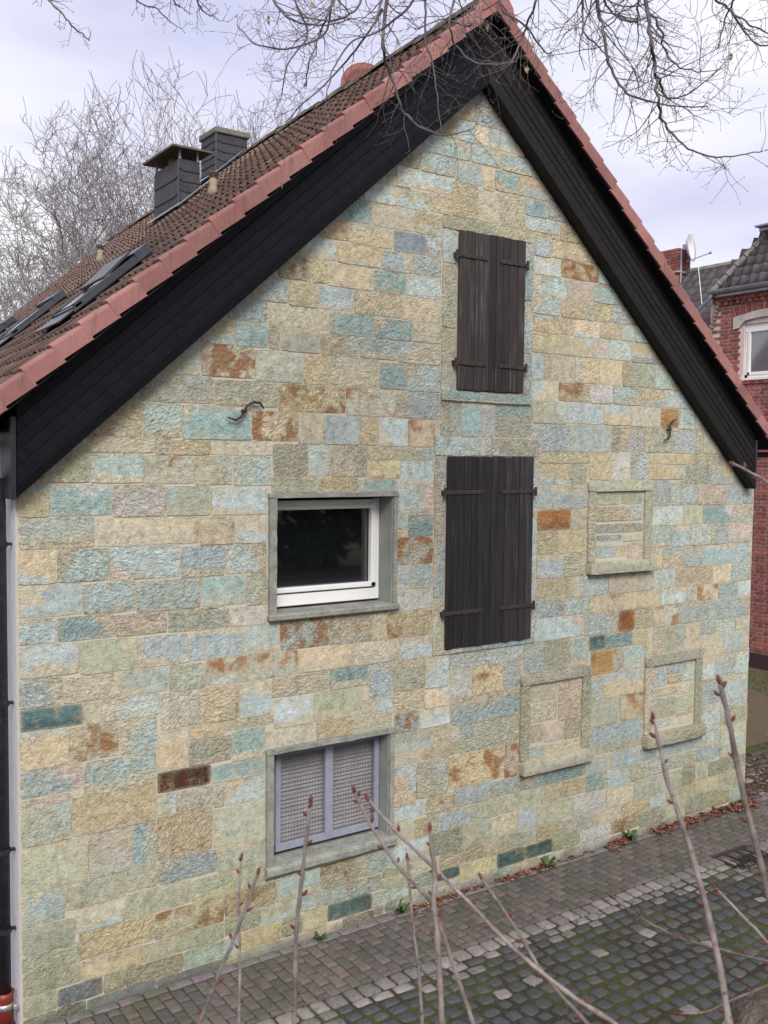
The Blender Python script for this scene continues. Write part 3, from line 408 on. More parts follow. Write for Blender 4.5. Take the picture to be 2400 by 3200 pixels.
MAT['glass2'] = glass('window_pane_painted_reflection', (0.10, 0.10, 0.11), 0.06)  # brick house pane: bright reflection put into the pale base colour, no curtain
MAT['skyglass'] = glass('roof_window_pane', (0.02, 0.025, 0.03), 0.05)
MAT['bluegrey'] = mottled('blue_grey_painted_steel', (0.245, 0.258, 0.315), (0.295, 0.308, 0.37), 5, 0.5, 0.1, 0.001, 90, c3=(0.20, 0.22, 0.29))
MAT['wire'] = mottled('galvanised_wire', (0.16, 0.15, 0.14), (0.26, 0.25, 0.24), 30, 0.5, 0.1, 0.001, 90, metal=0.4)
MAT['louvre'] = mottled('grey_louvre', (0.27, 0.255, 0.27), (0.36, 0.345, 0.36), 6, 0.6, 0.1, 0.002, 60)
MAT['dark'] = mottled('unlit_interior', (0.010, 0.010, 0.010), (0.016, 0.016, 0.016), 3)
def verge_mat():
    t = NT('terracotta_verge'); p = t.pos()
    c = t.mix(t.ramp(t.noise(p, 3.0, 6, 0.6), [(0.35, 0.0), (0.68, 1.0)]), (0.265, 0.116, 0.105), (0.325, 0.156, 0.140))
    st = t.noise(p, 20, 6, 0.7, mapscale=(1.0, 1.0, 0.14))
    c = t.mix(t.ramp(st, [(0.52, 0.0), (0.70, 0.65)]), c, (0.11, 0.065, 0.06))
    c = t.mix(t.ramp(t.noise(p, 26, 6, 0.7), [(0.60, 0.0), (0.72, 0.45)]), c, (0.34, 0.28, 0.24))
    v = t.math('MULTIPLY_ADD', t.objrand(), 0.36); v.node.inputs[2].default_value = 0.80
    c = t.mix(1.0, c, v, 'MULTIPLY')
    return t.done(c, 0.8, t.bump(t.noise(p, 70, 5, 0.65), 0.3, 0.003), 0, 0.3)
MAT['verge'] = verge_mat()
def rooftile():
    t = NT('weathered_roof_tile'); p = t.pos()
    c = t.attr('col')
    n = t.noise(p, 14, 6, 0.65)
    c = t.mix(1.0, c, t.ramp(n, [(0.25, 0.6), (0.75, 1.35)]), 'MULTIPLY')
    v = t.math('MULTIPLY_ADD', t.objrand(), 0.3); v.node.inputs[2].default_value = 0.85
    c = t.mix(1.0, c, v, 'MULTIPLY')
    mossn = t.noise(p, 5.5, 7, 0.7)
    c = t.mix(t.ramp(mossn, [(0.57, 0.0), (0.66, 0.85)]), c, (0.085, 0.082, 0.028))
    c = t.mix(t.ramp(t.noise(p, 34, 4, 0.6), [(0.68, 0.0), (0.74, 0.6)]), c, (0.40, 0.37, 0.33))
    return t.done(c, 0.9, t.bump(t.math('ADD', n, t.math('MULTIPLY', mossn, 0.8)), 0.7, 0.01), 0, 0.25)
MAT['rooftile'] = rooftile()
MAT['ridgemoss'] = mottled('mossy_ridge_tile', (0.17, 0.17, 0.115), (0.24, 0.13, 0.10), 7, 0.95, 0.9, 0.02, 40, c3=(0.11, 0.13, 0.045))
MAT['deck'] = mottled('roof_underlay', (0.03, 0.025, 0.022), (0.05, 0.04, 0.035), 4)
MAT['soffit'] = mottled('dark_verge_underside', (0.006, 0.006, 0.008), (0.010, 0.010, 0.012), 5, 0.8)
MAT['slate'] = mottled('slate', (0.030, 0.029, 0.034), (0.050, 0.047, 0.053), 8, 0.6, 0.4, 0.004, 50, c3=(0.07, 0.065, 0.066), perobj=0.4)
MAT['zinc'] = mottled('zinc_sheet', (0.30, 0.33, 0.38), (0.42, 0.45, 0.50), 4, 0.45, 0.08, 0.002, 40, metal=0.5)
MAT['darkmetal'] = mottled('anthracite_metal', (0.055, 0.060, 0.070), (0.085, 0.090, 0.105), 4, 0.40, 0.05, 0.001, 50, metal=0.3)
MAT['rustplate'] = mottled('weathered_cement_plate', (0.10, 0.085, 0.072), (0.16, 0.13, 0.11), 7, 0.8, 0.4, 0.004, 60, c3=(0.055, 0.05, 0.045))
MAT['capstone'] = mottled('concrete_chimney_cap', (0.13, 0.125, 0.105), (0.20, 0.19, 0.16), 9, 0.9, 0.5, 0.006, 60, c3=(0.09, 0.09, 0.06))
MAT['ventplastic'] = mottled('weathered_vent', (0.25, 0.205, 0.145), (0.32, 0.265, 0.195), 8, 0.7, 0.2, 0.002, 60)
MAT['pipe'] = mottled('black_downpipe', (0.018, 0.018, 0.022), (0.032, 0.031, 0.038), 5, 0.38, 0.1, 0.001, 60, c3=(0.05, 0.045, 0.05))
MAT['redpipe'] = mottled('red_painted_standpipe', (0.22, 0.030, 0.022), (0.17, 0.028, 0.022), 9, 0.4, 0.3, 0.003, 50, c3=(0.25, 0.08, 0.065))
MAT['galv'] = mottled('galvanised_clamp', (0.50, 0.50, 0.50), (0.35, 0.34, 0.33), 20, 0.4, 0.3, 0.002, 70, c3=(0.18, 0.12, 0.09), metal=0.6)
MAT['render'] = mottled('white_render', (0.74, 0.73, 0.76), (0.66, 0.65, 0.68), 6, 0.9, 0.7, 0.008, 40, c3=(0.56, 0.55, 0.56))
MAT['brick'] = attr_material('red_brick', 0.9, 0.3, 25, 0.5, 0.006, tint=(0.15, 0.06, 0.05), tscale=1.4, tthr=(0.52, 0.80))
MAT['brickmortar'] = mottled('lime_mortar', (0.66, 0.54, 0.50), (0.55, 0.43, 0.40), 6, 0.95, 0.5, 0.005, 50)
MAT['sill_white'] = mottled('pale_stone_lintel', (0.52, 0.48, 0.44), (0.40, 0.37, 0.34), 8, 0.9, 0.5, 0.006, 40)
MAT['darktile'] = mottled('anthracite_roof_tile', (0.060, 0.052, 0.056), (0.095, 0.082, 0.084), 6, 0.55, 0.3, 0.005, 40, c3=(0.15, 0.125, 0.115), perobj=0.45)
MAT['hip'] = mottled('lichened_hip_tile', (0.26, 0.245, 0.21), (0.15, 0.135, 0.12), 9, 0.95, 0.7, 0.01, 40, c3=(0.34, 0.32, 0.27))
MAT['reddish'] = mottled('red_brown_painted_dish', (0.205, 0.070, 0.062), (0.25, 0.09, 0.08), 5, 0.6, 0.05, 0.001, 40)
MAT['dishwhite'] = mottled('light_grey_dish', (0.62, 0.62, 0.64), (0.70, 0.70, 0.72), 4, 0.45, 0.03, 0.001, 40)
MAT['paver'] = attr_material('paving_brick', 0.85, 0.28, 22, 0.5, 0.006, tint=(0.075, 0.080, 0.045), tscale=1.6, tthr=(0.50, 0.72))
MAT['sett'] = attr_material('granite_sett', 0.75, 0.30, 30, 0.7, 0.008, tint=(0.03, 0.03, 0.032), tscale=7.0, tthr=(0.56, 0.70), spec=0.4)
MAT['cobble'] = attr_material('basalt_cobble', 0.6, 0.35, 30, 0.7, 0.008, tint=(0.075, 0.085, 0.035), tscale=3.0, tthr=(0.54, 0.74), spec=0.45)
def jointfill(name, base, moss, s=2.2, lo=0.42, hi=0.62):
    t = NT(name); p = t.pos()
    a = t.noise(p, s, 7, 0.7); b = t.noise(p, 60, 5, 0.7)
    c = t.mix(t.ramp(a, [(lo, 0.0), (hi, 1.0)]), base, moss)
    c = t.mix(1.0, c, t.ramp(b, [(0.25, 0.5), (0.75, 1.5)]), 'MULTIPLY')
    return t.done(c, 1.0, t.bump(b, 1.0, 0.015), 0, 0.1)
MAT['joint_path'] = jointfill('path_joint_sand', (0.040, 0.034, 0.028), (0.045, 0.050, 0.022))
MAT['joint_road'] = jointfill('road_joint_moss', (0.050, 0.046, 0.036), (0.085, 0.095, 0.030), 1.3, 0.45, 0.63)
MAT['soil'] = jointfill('damp_soil', (0.135, 0.105, 0.072), (0.080, 0.100, 0.028), 0.55, 0.51, 0.68)
MAT['bank'] = jointfill('grassy_bank', (0.06, 0.05, 0.03), (0.05, 0.075, 0.02), 0.8, 0.35, 0.6)
MAT['asphalt'] = mottled('asphalt', (0.16, 0.16, 0.19), (0.20, 0.20, 0.23), 3, 0.8, 0.4, 0.005, 90)
MAT['litter'] = attr_material('fallen_leaf', 0.85, 0.3, 40, 0.3, 0.003)
MAT['bark'] = mottled('grey_brown_twig', (0.115, 0.088, 0.078), (0.26, 0.225, 0.21), 26, 0.85, 0.8, 0.003, 150, c3=(0.10, 0.060, 0.046), perobj=0.6)
MAT['limb'] = mottled('linden_twig_bark', (0.095, 0.080, 0.085), (0.165, 0.14, 0.148), 10, 0.85, 0.4, 0.003, 90)
MAT['fartwig'] = mottled('hazed_walnut_bark', (0.22, 0.20, 0.21), (0.31, 0.285, 0.29), 3, 0.9, 0.4, 0.01, 20)  # bark of the far trees, with distance haze painted in as a paler colour
MAT['trunk'] = mottled('furrowed_bark', (0.060, 0.050, 0.040), (0.145, 0.122, 0.098), 22, 0.95, 1.0, 0.05, 16, c3=(0.04, 0.034, 0.028), stretch=(1.0, 1.0, 0.35))
MAT['bud'] = mottled('red_brown_bud', (0.085, 0.020, 0.016), (0.14, 0.038, 0.028), 60, 0.5, 0.3, 0.001, 200)
MAT['dryleaf'] = mottled('withered_leaf', (0.30, 0.17, 0.11), (0.42, 0.33, 0.24), 20, 0.8, 0.2, 0.002, 60)
MAT['weed'] = mottled('weed_leaf', (0.045, 0.085, 0.022), (0.080, 0.13, 0.035), 18, 0.7, 0.2, 0.002, 60)
MAT['moss'] = mottled('moss_tuft', (0.060, 0.075, 0.018), (0.095, 0.110, 0.028), 9, 1.0, 0.4, 0.004, 90, c3=(0.045, 0.05, 0.018))
MAT['hedge'] = mottled('evergreen_leaf', (0.035, 0.052, 0.026), (0.075, 0.095, 0.045), 2.0, 0.8, 0.2, 0.003, 30)
MAT['redleaf'] = mottled('red_shrub_leaf', (0.075, 0.014, 0.016), (0.12, 0.025, 0.025), 6, 0.8, 0.2, 0.003, 30)

PAL = {'t': (.545,.50,.38), 'y': (.565,.485,.325), 'o': (.44,.445,.34), 'b': (.455,.525,.50), 'g': (.31,.42,.40), 'G': (.10,.165,.16),
       'd': (.21,.24,.28), 'w': (.57,.555,.52), 'p': (.60,.50,.41), 'D': (.10,.036,.016), 'R': (.27,.115,.04), 'Q': (.36,.16,.055), 'Y': (.55,.33,.13)}

# ------------------------------------------------------------------ ground, path, road
def sheet(name, mat, x0, x1, y0, y1, z, kind='structure'):
    b = MB(); b.add([(x0,y0,z),(x1,y0,z),(x1,y1,z),(x0,y1,z)], [(0,1,2,3)]); return tag(b.build(name, mat), kind=kind)
def hgt(x, y):
    # the photographer stands on a bank; it falls to the lane in front and to the road behind
    d = math.hypot((x-CAM.x+0.2)/1.35, y-CAM.y-0.3)
    k = max(0.0, min(1.0, (3.3-d)/2.1)); k = k*k*(3-2*k)
    b = max(0.0, min(1.0, (-4.3-y)/1.6)); b = b*b*(3-2*b)
    return -0.02 + 2.62*k*b + 0.55*b*(1-k)
gb = MB()
def lin(a, b, n): return [a+(b-a)*i/n for i in range(n+1)]
gxs = [-1500, -300, -80, -30]+lin(-12, 12, 60)+[16, 22, 30, 45, 80, 300, 1500]
gys = [-1500, -300, -80, -40, -28]+lin(-22, -3.9, 52)+[-3, 0, 6, 14, 24, 40, 80, 300, 1500]
for yy in gys:
    for xx in gxs: gb.v.append((xx, yy, hgt(xx, yy) + (ru(-.02, .02) if yy < -5 and abs(xx) < 13 else 0)))
nx = len(gxs)
for j in range(len(gys)-1):
    for i in range(nx-1): gb.f.append((j*nx+i, j*nx+i+1, (j+1)*nx+i+1, (j+1)*nx+i))
tag(gb.build('ground', MAT['soil'], smooth=True), kind='structure')
sheet('road_behind', MAT['asphalt'], -60, 80, -17.5, -13.2, 0.56).name = 'asphalt_road'

path = sheet('path', MAT['joint_path'], -1.2, 9.4, -0.86, -0.004, 0.0)
lane = sheet('cobbled_lane', MAT['joint_road'], -1.2, 13.0, -4.2, -0.86, -0.002)
sheet('lane_corner', MAT['joint_road'], 8.79, 11.5, -0.002, 1.45, -0.004)
sheet('lane_corner', MAT['joint_road'], 9.4, 11.5, -0.86, -0.002, -0.004)
gs = MB()
for i in range(9000):
    x = random.gauss(14.6, 1.3); y = ru(1.2, 6.5)
    if x > 15.95 or x < 10.5 or mnoise.noise((x*.8, y*.8, 1.7)) < (14.2-x)*.35: continue
    a = ru(0, 6.28); h = ru(.02, .06); w = .006; dx, dy = math.cos(a), math.sin(a)
    gs.add([(x-w*dy, y+w*dx, -.02), (x+w*dy, y-w*dx, -.02), (x+dx*h*.5, y+dy*h*.5, -.02+h)], [(0,1,2)])

def grass_later():
    tag(gs.build('grass', MAT['weed']), 'short grass at the foot of the brick house', 'grass', kind='stuff')
grass_later()
def cobble_mesh(name, hx, hy, h, mat, col, sides=12, power=0.02, jit=0.05, dome=0.35):
    """a rounded block with its top bulging: local z=0 is the top's edge"""
    b = MB(); rings = []
    for (sc, z) in ((1.0, -h), (1.0, -0.010), (0.93, 0.0), (0.55, dome*0.02)):
        ring = []
        for k in range(sides):
            q, kk = divmod(k, 3); cr_ = power; a = math.pi/2*q+math.pi/4*kk
            sx_, sy_ = ((1, 1), (-1, 1), (-1, -1), (1, -1))[q]
            ring.append(((sx_*(hx-cr_)+cr_*math.cos(a))*sc, (sy_*(hy-cr_)+cr_*math.sin(a))*sc, z))
        rings.append(ring)
    js = [1+random.uniform(-jit, jit) for _ in range(sides)]
    for ring in rings: b.v += [(p[0]*js[k], p[1]*js[k], p[2]) for k, p in enumerate(ring)]
    n = sides
    for q in range(3):
        for k in range(n): b.f.append((q*n+k, q*n+(k+1) % n, (q+1)*n+(k+1) % n, (q+1)*n+k))
    b.v.append((0, 0, dome*0.028)); c = len(b.v)-1
    for k in range(n): b.f.append((3*n+k, 3*n+(k+1) % n, c))
    b.c = [col]*len(b.v)
    return b.mesh(name, mat, True)

def lay(name, parent, spots, variants, limit, stuffname):
    """spots: (x, y, z, rz, sx, sy, variant); the nearest `limit` as objects, the rest joined"""
    vis = []
    R_, U_, F_ = _r2, _u2, _f
    for s in spots:
        d = Vector((s[0], s[1], s[2]))-CAM; w = d.dot(F_); u = d.dot(R_)/w*3018.76+1200; v = 1600-d.dot(U_)/w*3018.76
        vis.append((-40 < u < 2440 and v < 3260, w))
    order = sorted(range(len(spots)), key=lambda i: (not vis[i][0], vis[i][1]))
    rest = MB()
    for k, i in enumerate(order):
        x, y, z, rz, sx, sy, vi = spots[i]; me = variants[vi]
        mt = Matrix.Translation((x, y, z)) @ Matrix.Rotation(rz, 4, 'Z') @ Matrix.Rotation(ru(-.03, .03), 4, 'X') @ Matrix.Rotation(ru(-.03, .03), 4, 'Y') @ Matrix.Diagonal((sx, sy, 1, 1))
        if k < limit and vis[i][0]:
            o = link(name, me, parent); o.matrix_local = mt
        else:
            cols = [0]*(4*len(me.vertices)); me.attributes['col'].data.foreach_get('color', cols)
            n = len(rest.v)
            for vtx in me.vertices: rest.v.append(tuple(mt @ vtx.co)); rest.c.append(tuple(cols[4*vtx.index:4*vtx.index+3]))
            for pl in me.polygons: rest.f.append(tuple(q+n for q in pl.vertices))
    if rest.v: tag(rest.build(stuffname, variants[0].materials[0], parent, True), kind='stuff')

pv = []
for i in range(10):
    base = random.choice([(.128,.108,.098), (.112,.099,.089), (.100,.092,.083), (.140,.113,.102), (.094,.092,.076), (.115,.098,.092)])
    f = ru(.85, 1.12); pv.append(cobble_mesh('paver', .0495, .0975, .06, MAT['paver'], tuple(v*f for v in base), 12, .009, 0.02, 0.12))
pe = [cobble_mesh('edge_paver', .098, .045, .06, MAT['paver'], tuple(v*ru(.9, 1.1) for v in (.165,.150,.141)), 12, .010, 0.025, 0.12) for _ in range(4)]
sp_ = []
xx = -0.9; k = 0
while xx < 9.3:
    yy = -0.195 - (0.1 if k % 2 else 0.0); 
    if k % 2: sp_.append((xx, -0.144, 0.012, 0, 1.0, 0.47, random.randrange(10)))
    while yy > -0.955:
        ly = 1.0
        if yy-0.0975 < -0.86:
            ly = (0.86+yy+0.0975)/0.195; 
            if ly < 0.10: break
            yc = yy+0.0975-0.0975*ly
        else: yc = yy
        sp_.append((xx+ru(-.002,.002), yc+ru(-.003,.003), 0.012+ru(-.003,.003), ru(-.02,.02), ru(.97,1.02), ly*ru(.97,1.01), random.randrange(10)))
        yy -= 0.2
    xx += 0.1035; k += 1
xx = -0.8
while xx < 9.3:
    sp_.append((xx, -0.046, 0.014, ru(-.015,.015), 1, 1, 10+random.randrange(4))); xx += 0.203
lay('paver', path, sp_, pv+pe, 290, 'far_pavers')

sv = []
for i in range(8):
    base = random.choice([(.225,.200,.190), (.192,.172,.165), (.250,.220,.208), (.158,.146,.141), (.205,.174,.163)])
    sv.append(cobble_mesh('sett', .07, .07, .08, MAT['sett'], base, 12, .024, 0.06, 0.32))
dv_ = []
for i in range(8):
    base = random.choice([(.060,.060,.066), (.046,.046,.052), (.072,.069,.068), (.052,.055,.053), (.085,.078,.072), (.062,.062,.070)])
    dv_.append(cobble_mesh('cobble', .07, .07, .08, MAT['cobble'], base, 12, .036, 0.09, 0.32))
sp_ = []
xx = -0.9
while xx < 9.4:                                   # kerb row of big pale setts
    w = ru(.105, .165); sp_.append((xx+w/2, -0.945+ru(-.006,.006), 0.010+ru(-.004,.004), ru(-.05,.05), w/.148, ru(1.05,1.16), random.randrange(8))); xx += w+.012
for row, (yc, hw, wl_) in enumerate(((-1.075, .052, (.13, .2)), (-1.19, .052, (.12, .2)), (-1.30, .05, (.10, .17)))):
    xx = -0.9
    while xx < 10.5:
        w = ru(*wl_); drk = random.random() < (0.22, 0.55, 0.85)[row]
        sp_.append((xx+w/2, yc+ru(-.01,.01), ru(.0,.008), ru(-.08,.08), w/.15, hw/.074*ru(.92,1.05), (8 if drk else 0)+random.randrange(8))); xx += w+.016
yc = -.80; row = 0
while yc < 1.3:
    xx = 9.0+(0.07 if row % 2 else 0)+max(0, yc)*.15
    while xx < 11.3+.25*math.sin(yc*3):
        w = ru(.12, .18); sp_.append((xx+w/2, yc+ru(-.015,.015), ru(-.006,.006), ru(-.15,.15), w/.15, ru(.8,.95), (0 if random.random() < .3 else 8)+random.randrange(8))); xx += w+ru(.012,.03)
    yc += .142; row += 1
row = 0; yc = -1.435
while yc > -4.1:
    xx = -0.9+(0.085 if row % 2 else 0)
    while xx < 12.5:
        w = ru(.125, .16); lt = random.random() < 0.05
        sp_.append((xx+w/2, yc+ru(-.016,.016), ru(-.006,.008), ru(-.2,.2), w/.15, ru(.80,.97), (0 if lt else 8)+random.randrange(8))); xx += w+ru(.008,.020)
    yc -= .142; row += 1
lay('sett', lane, sp_, sv+dv_, 300, 'far_setts')
# green moss in the lane's joints
mo = MB()
for i in range(11000):
    x = ru(1.6, 11.5); y = -1.25-2.9*random.random()
    if mnoise.noise((x*0.9, y*0.9, 3.1))+0.45*mnoise.noise((x*2.6, y*2.6, 7.7)) < 0.0: continue
    h = ru(.004, .011); w = ru(.005, .012); a = ru(0, 6.28); dx, dy = w*math.cos(a), w*math.sin(a); z = ru(-.008, .0)
    mo.add([(x-dx,y-dy,z), (x+dx,y+dy,z), (x+dy*.6,y-dx*.6,z+h), (x-dy*.7,y+dx*.7,z+h*.6)], [(0,1,2), (0,2,3), (1,3,2)])
tag(mo.build('moss', MAT['moss']), 'green moss growing in the joints of the dark cobbles', 'moss', kind='stuff')

# ------------------------------------------------------------------ the stone house
house = tag(empty('stone_house', (0, 0, 0)), 'gabled house with a patchwork wall of blue-green and tan stone blocks', 'house')
W = 8.76; K = 0.046; XA = 4.27; MS = 0.8743; CS = 4.6778; OFF = 0.165; LEN = 11.8
TH = math.atan(MS); CT, ST = math.cos(TH), math.sin(TH)
BB0, BBM = 3.985, 0.888                      # lower edge of the gable cladding: z = BB0 + BBM*x
def zlow(x): return MS*min(x, 2*XA-x)+CS
def zboard(x): return BBM*min(x, 2*XA-x)+BB0
OPEN = [(2.113, 3.31, 2.945, 3.925), (2.093, 3.295, 0.775, 1.74)]

# gable wall: mortar bed with two window openings
gw = MB(); YM = -0.0010
ztop = lambda x: zlow(x)-0.12
def col_piece(xa, xb, za, zb=None):
    if zb is None: pts = [(xa, za), (xb, za), (xb, ztop(xb)), (xa, ztop(xa))]
    else: pts = [(xa, za), (xb, za), (xb, zb), (xa, zb)]
    gw.add([(p[0], YM, p[1]) for p in pts], [(0, 1, 2, 3)])
o1, o2 = OPEN
xs = [0.0, o2[0], o1[0], o2[1], o1[1], XA, W]
for a, b in zip(xs[:-1], xs[1:]):
    mid = (a+b)/2; z = -0.05
    for o in sorted(OPEN, key=lambda q: q[2]):
        if o[0] < mid < o[1]: col_piece(a, b, z, o[2]); z = o[3]
    col_piece(a, b, z)
gable = gw.build('gable_wall', MAT['mortar'], house)

def stone_mesh(name, w, h, code, proud=0.010, back=0.03, rough=1.0, nx=None, nz=None, dirang=None, seed=None):
    """block centred on the origin, face towards -y; the face is a rough grid with an uneven outline"""
    nx = nx or (6 if w > .3 else 5 if w > .17 else 4); nz = nz or (4 if h > .14 else 3)
    seed = rnd() if seed is None else seed; so = seed*91.0
    b = MB(); suv = []
    for j in range(nz+1):
        for i in range(nx+1):
            u, v = i/nx, j/nz; x = (u-.5)*w; z = (v-.5)*h
            eb = i in (0, nx) or j in (0, nz)
            nv = mnoise.noise((x*9+so, z*9-so, so)); n2 = mnoise.noise((x*23-so, z*23, so*2)); ax = min(i, nx-i); az = min(j, nz-j)
            if eb:
                x += 0.007*mnoise.noise((z*11+so, 3.3, x*9)); z += 0.006*mnoise.noise((x*11, so, 7.1))
                if i in (0, nx) and j in (0, nz): x *= 1-0.006/max(w, .05)*1.5; z *= 1-0.006/max(h, .05)*1.5
                y = -(0.93*proud+rough*0.0012*nv)
            else: y = -(proud+rough*(0.0022*nv+0.0018*n2))
            b.v.append((x, y, z)); suv.append((u, v, seed))
    nf = len(b.v)
    for j in range(nz):
        for i in range(nx): a = j*(nx+1)+i; b.f.append((a, a+1, a+nx+2, a+nx+1))
    rim = [i for i in range(nx+1)]+[(j)*(nx+1)+nx for j in range(1, nz+1)]+[nz*(nx+1)+i for i in range(nx-1, -1, -1)]+[j*(nx+1) for j in range(nz-1, 0, -1)]
    for r in rim: q = b.v[r]; b.v.append((q[0], q[1], q[2])); suv.append(suv[r])
    n = len(rim)
    for r in rim: q = b.v[r]; b.v.append((q[0], back, q[2])); suv.append(suv[r])
    for k in range(n): b.f.append((nf+(k+1) % n, nf+k, nf+n+k, nf+n+(k+1) % n))
    me = b.mesh(name, MAT['stone'], False)
    fl = [True]*(nx*nz)+[False]*n
    me.polygons.foreach_set('use_smooth', fl)
    c1 = Vector(PAL[code[0]]); c2 = None; rust = 0.0; amt = 0.0
    for ch in code[1:]:
        if ch == 'r': rust = ru(.37, .46)
        elif ch == 'R': rust = ru(.54, .68)
        else: c2 = Vector(PAL[ch])
    f = ru(.84, 1.16); tintv = Vector((ru(.96,1.04), 1, ru(.94,1.06)))
    c1 = c1*f; c1 = Vector((c1.x*tintv.x, c1.y, c1.z*tintv.z))
    if c2 is None and code[0] in 'DGQYRd': c2 = c1*.72; amt = ru(.15, .4)
    elif c2 is None: c2 = c1.lerp(Vector(PAL[random.choice('tyob')]), 0.45); amt = ru(.10, .42)
    else: amt = ru(.12, .38)
    if rust == 0 and code[0] in 'tyop' and random.random() < 0.04: rust = ru(.2, .28)
    ang = dirang if dirang is not None else random.choice((math.pi/2, -math.pi/2, -math.pi/2, 0.3, 2.6, ru(0, 6.28)))
    N = len(b.v)
    a = me.attributes.new('c1', 'FLOAT_COLOR', 'POINT'); a.data.foreach_set('color', [c1.x, c1.y, c1.z, 1.0]*N)
    a = me.attributes.new('c2', 'FLOAT_COLOR', 'POINT'); a.data.foreach_set('color', [c2.x, c2.y, c2.z, 1.0]*N)
    a = me.attributes.new('suv', 'FLOAT_VECTOR', 'POINT'); a.data.foreach_set('vector', [q for p in suv for q in p])
    a = me.attributes.new('par', 'FLOAT_VECTOR', 'POINT'); a.data.foreach_set('vector', [amt, rust, ang]*N)
    return me
def join_meshes(name, items, parent):
    """join (mesh, location) pairs into one part, keeping the attributes"""
    v = []; f = []; dat = {k: [] for k in ('c1', 'c2', 'suv', 'par')}; sm = []
    for me, loc in items:
        n = len(v); v += [tuple(q.co+Vector(loc)) for q in me.vertices]; f += [tuple(i+n for i in p.vertices) for p in me.polygons]; sm += [p.use_smooth for p in me.polygons]
        for k, t_, w in (('c1', 'color', 4), ('c2', 'color', 4), ('suv', 'vector', 3), ('par', 'vector', 3)):
            buf = [0.0]*(len(me.vertices)*w); me.attributes[k].data.foreach_get(t_, buf); dat[k] += buf
        bpy.data.meshes.remove(me)
    m = bpy.data.meshes.new(name); m.from_pydata(v, [], f); m.materials.append(MAT['stone']); m.polygons.foreach_set('use_smooth', sm)
    for k, ty, t_ in (('c1', 'FLOAT_COLOR', 'color'), ('c2', 'FLOAT_COLOR', 'color'), ('suv', 'FLOAT_VECTOR', 'vector'), ('par', 'FLOAT_VECTOR', 'vector')):
        a = m.attributes.new(k, ty, 'POINT'); a.data.foreach_set(t_, dat[k])
    return link(name, m, parent)
J = 0.0032
rest = []
for i, (x0, x1, z0, z1, code) in enumerate(STONES):
    x0, x1, z0, z1 = x0/1000, x1/1000, z0/1000, z1/1000
    jx, jz = J*ru(.6, 1.5), J*ru(.6, 1.7)
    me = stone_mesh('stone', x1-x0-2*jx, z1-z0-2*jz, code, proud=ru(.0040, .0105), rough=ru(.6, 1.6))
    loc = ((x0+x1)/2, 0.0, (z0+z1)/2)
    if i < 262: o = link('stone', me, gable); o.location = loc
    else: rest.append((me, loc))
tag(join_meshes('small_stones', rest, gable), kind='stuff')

def block(name, parent, x0, x1, z0, z1, code, proud, back=0.03, rough=1.0, mat=None, **k):
    me = stone_mesh(name, x1-x0, z1-z0, code, proud, back, rough, **k)
    o = link(name, me, parent); o.location = ((x0+x1)/2, 0, (z0+z1)/2)
    if mat: me.materials.clear(); me.materials.append(mat)
    return o
# dressed surrounds of the two shuttered openings
block('lintel', gable, 3.845, 4.985, 6.42, 6.54, 'o', .016, rough=.5, nx=10)
for a, b, c_ in ((4.825, 5.5, 't'), (5.506, 6.1, 'ot'), (6.106, 6.414, 'b')): block('jamb', gable, 3.85, 4.013, a, b, c_, .012, rough=.5)
for a, b, c_ in ((4.925, 5.33, 'b'), (5.336, 5.85, 'bt'), (5.856, 6.414, 'gb')): block('jamb', gable, 4.872, 4.995, a, b, c_, .012, rough=.5)
block('sill', gable, 3.85, 5.0, 4.822, 4.92, 'gt', .03, rough=.8, nx=10)
for a, b, c_ in ((3.785, 4.33, 'b'), (4.336, 4.48, 'w'), (4.486, 5.105, 'ob')): block('lintel', gable, a, b, 4.305, 4.48, c_, .014, rough=.4)
for a, b, c_ in ((2.452, 2.95, 'ot'), (2.956, 3.55, 'bt'), (3.556, 4.299, 'tb')): block('jamb', gable, 3.79, 3.915, a, b, c_, .012, rough=.4)
for a, b, c_ in ((2.452, 3.1, 'bt'), (3.106, 3.7, 'b'), (3.706, 4.299, 'bt')): block('jamb', gable, 5.03, 5.105, a, b, c_, .012, rough=.4)
block('sill', gable, 3.79, 5.105, 2.404, 2.447, 'gt', .02, rough=.5, nx=10)

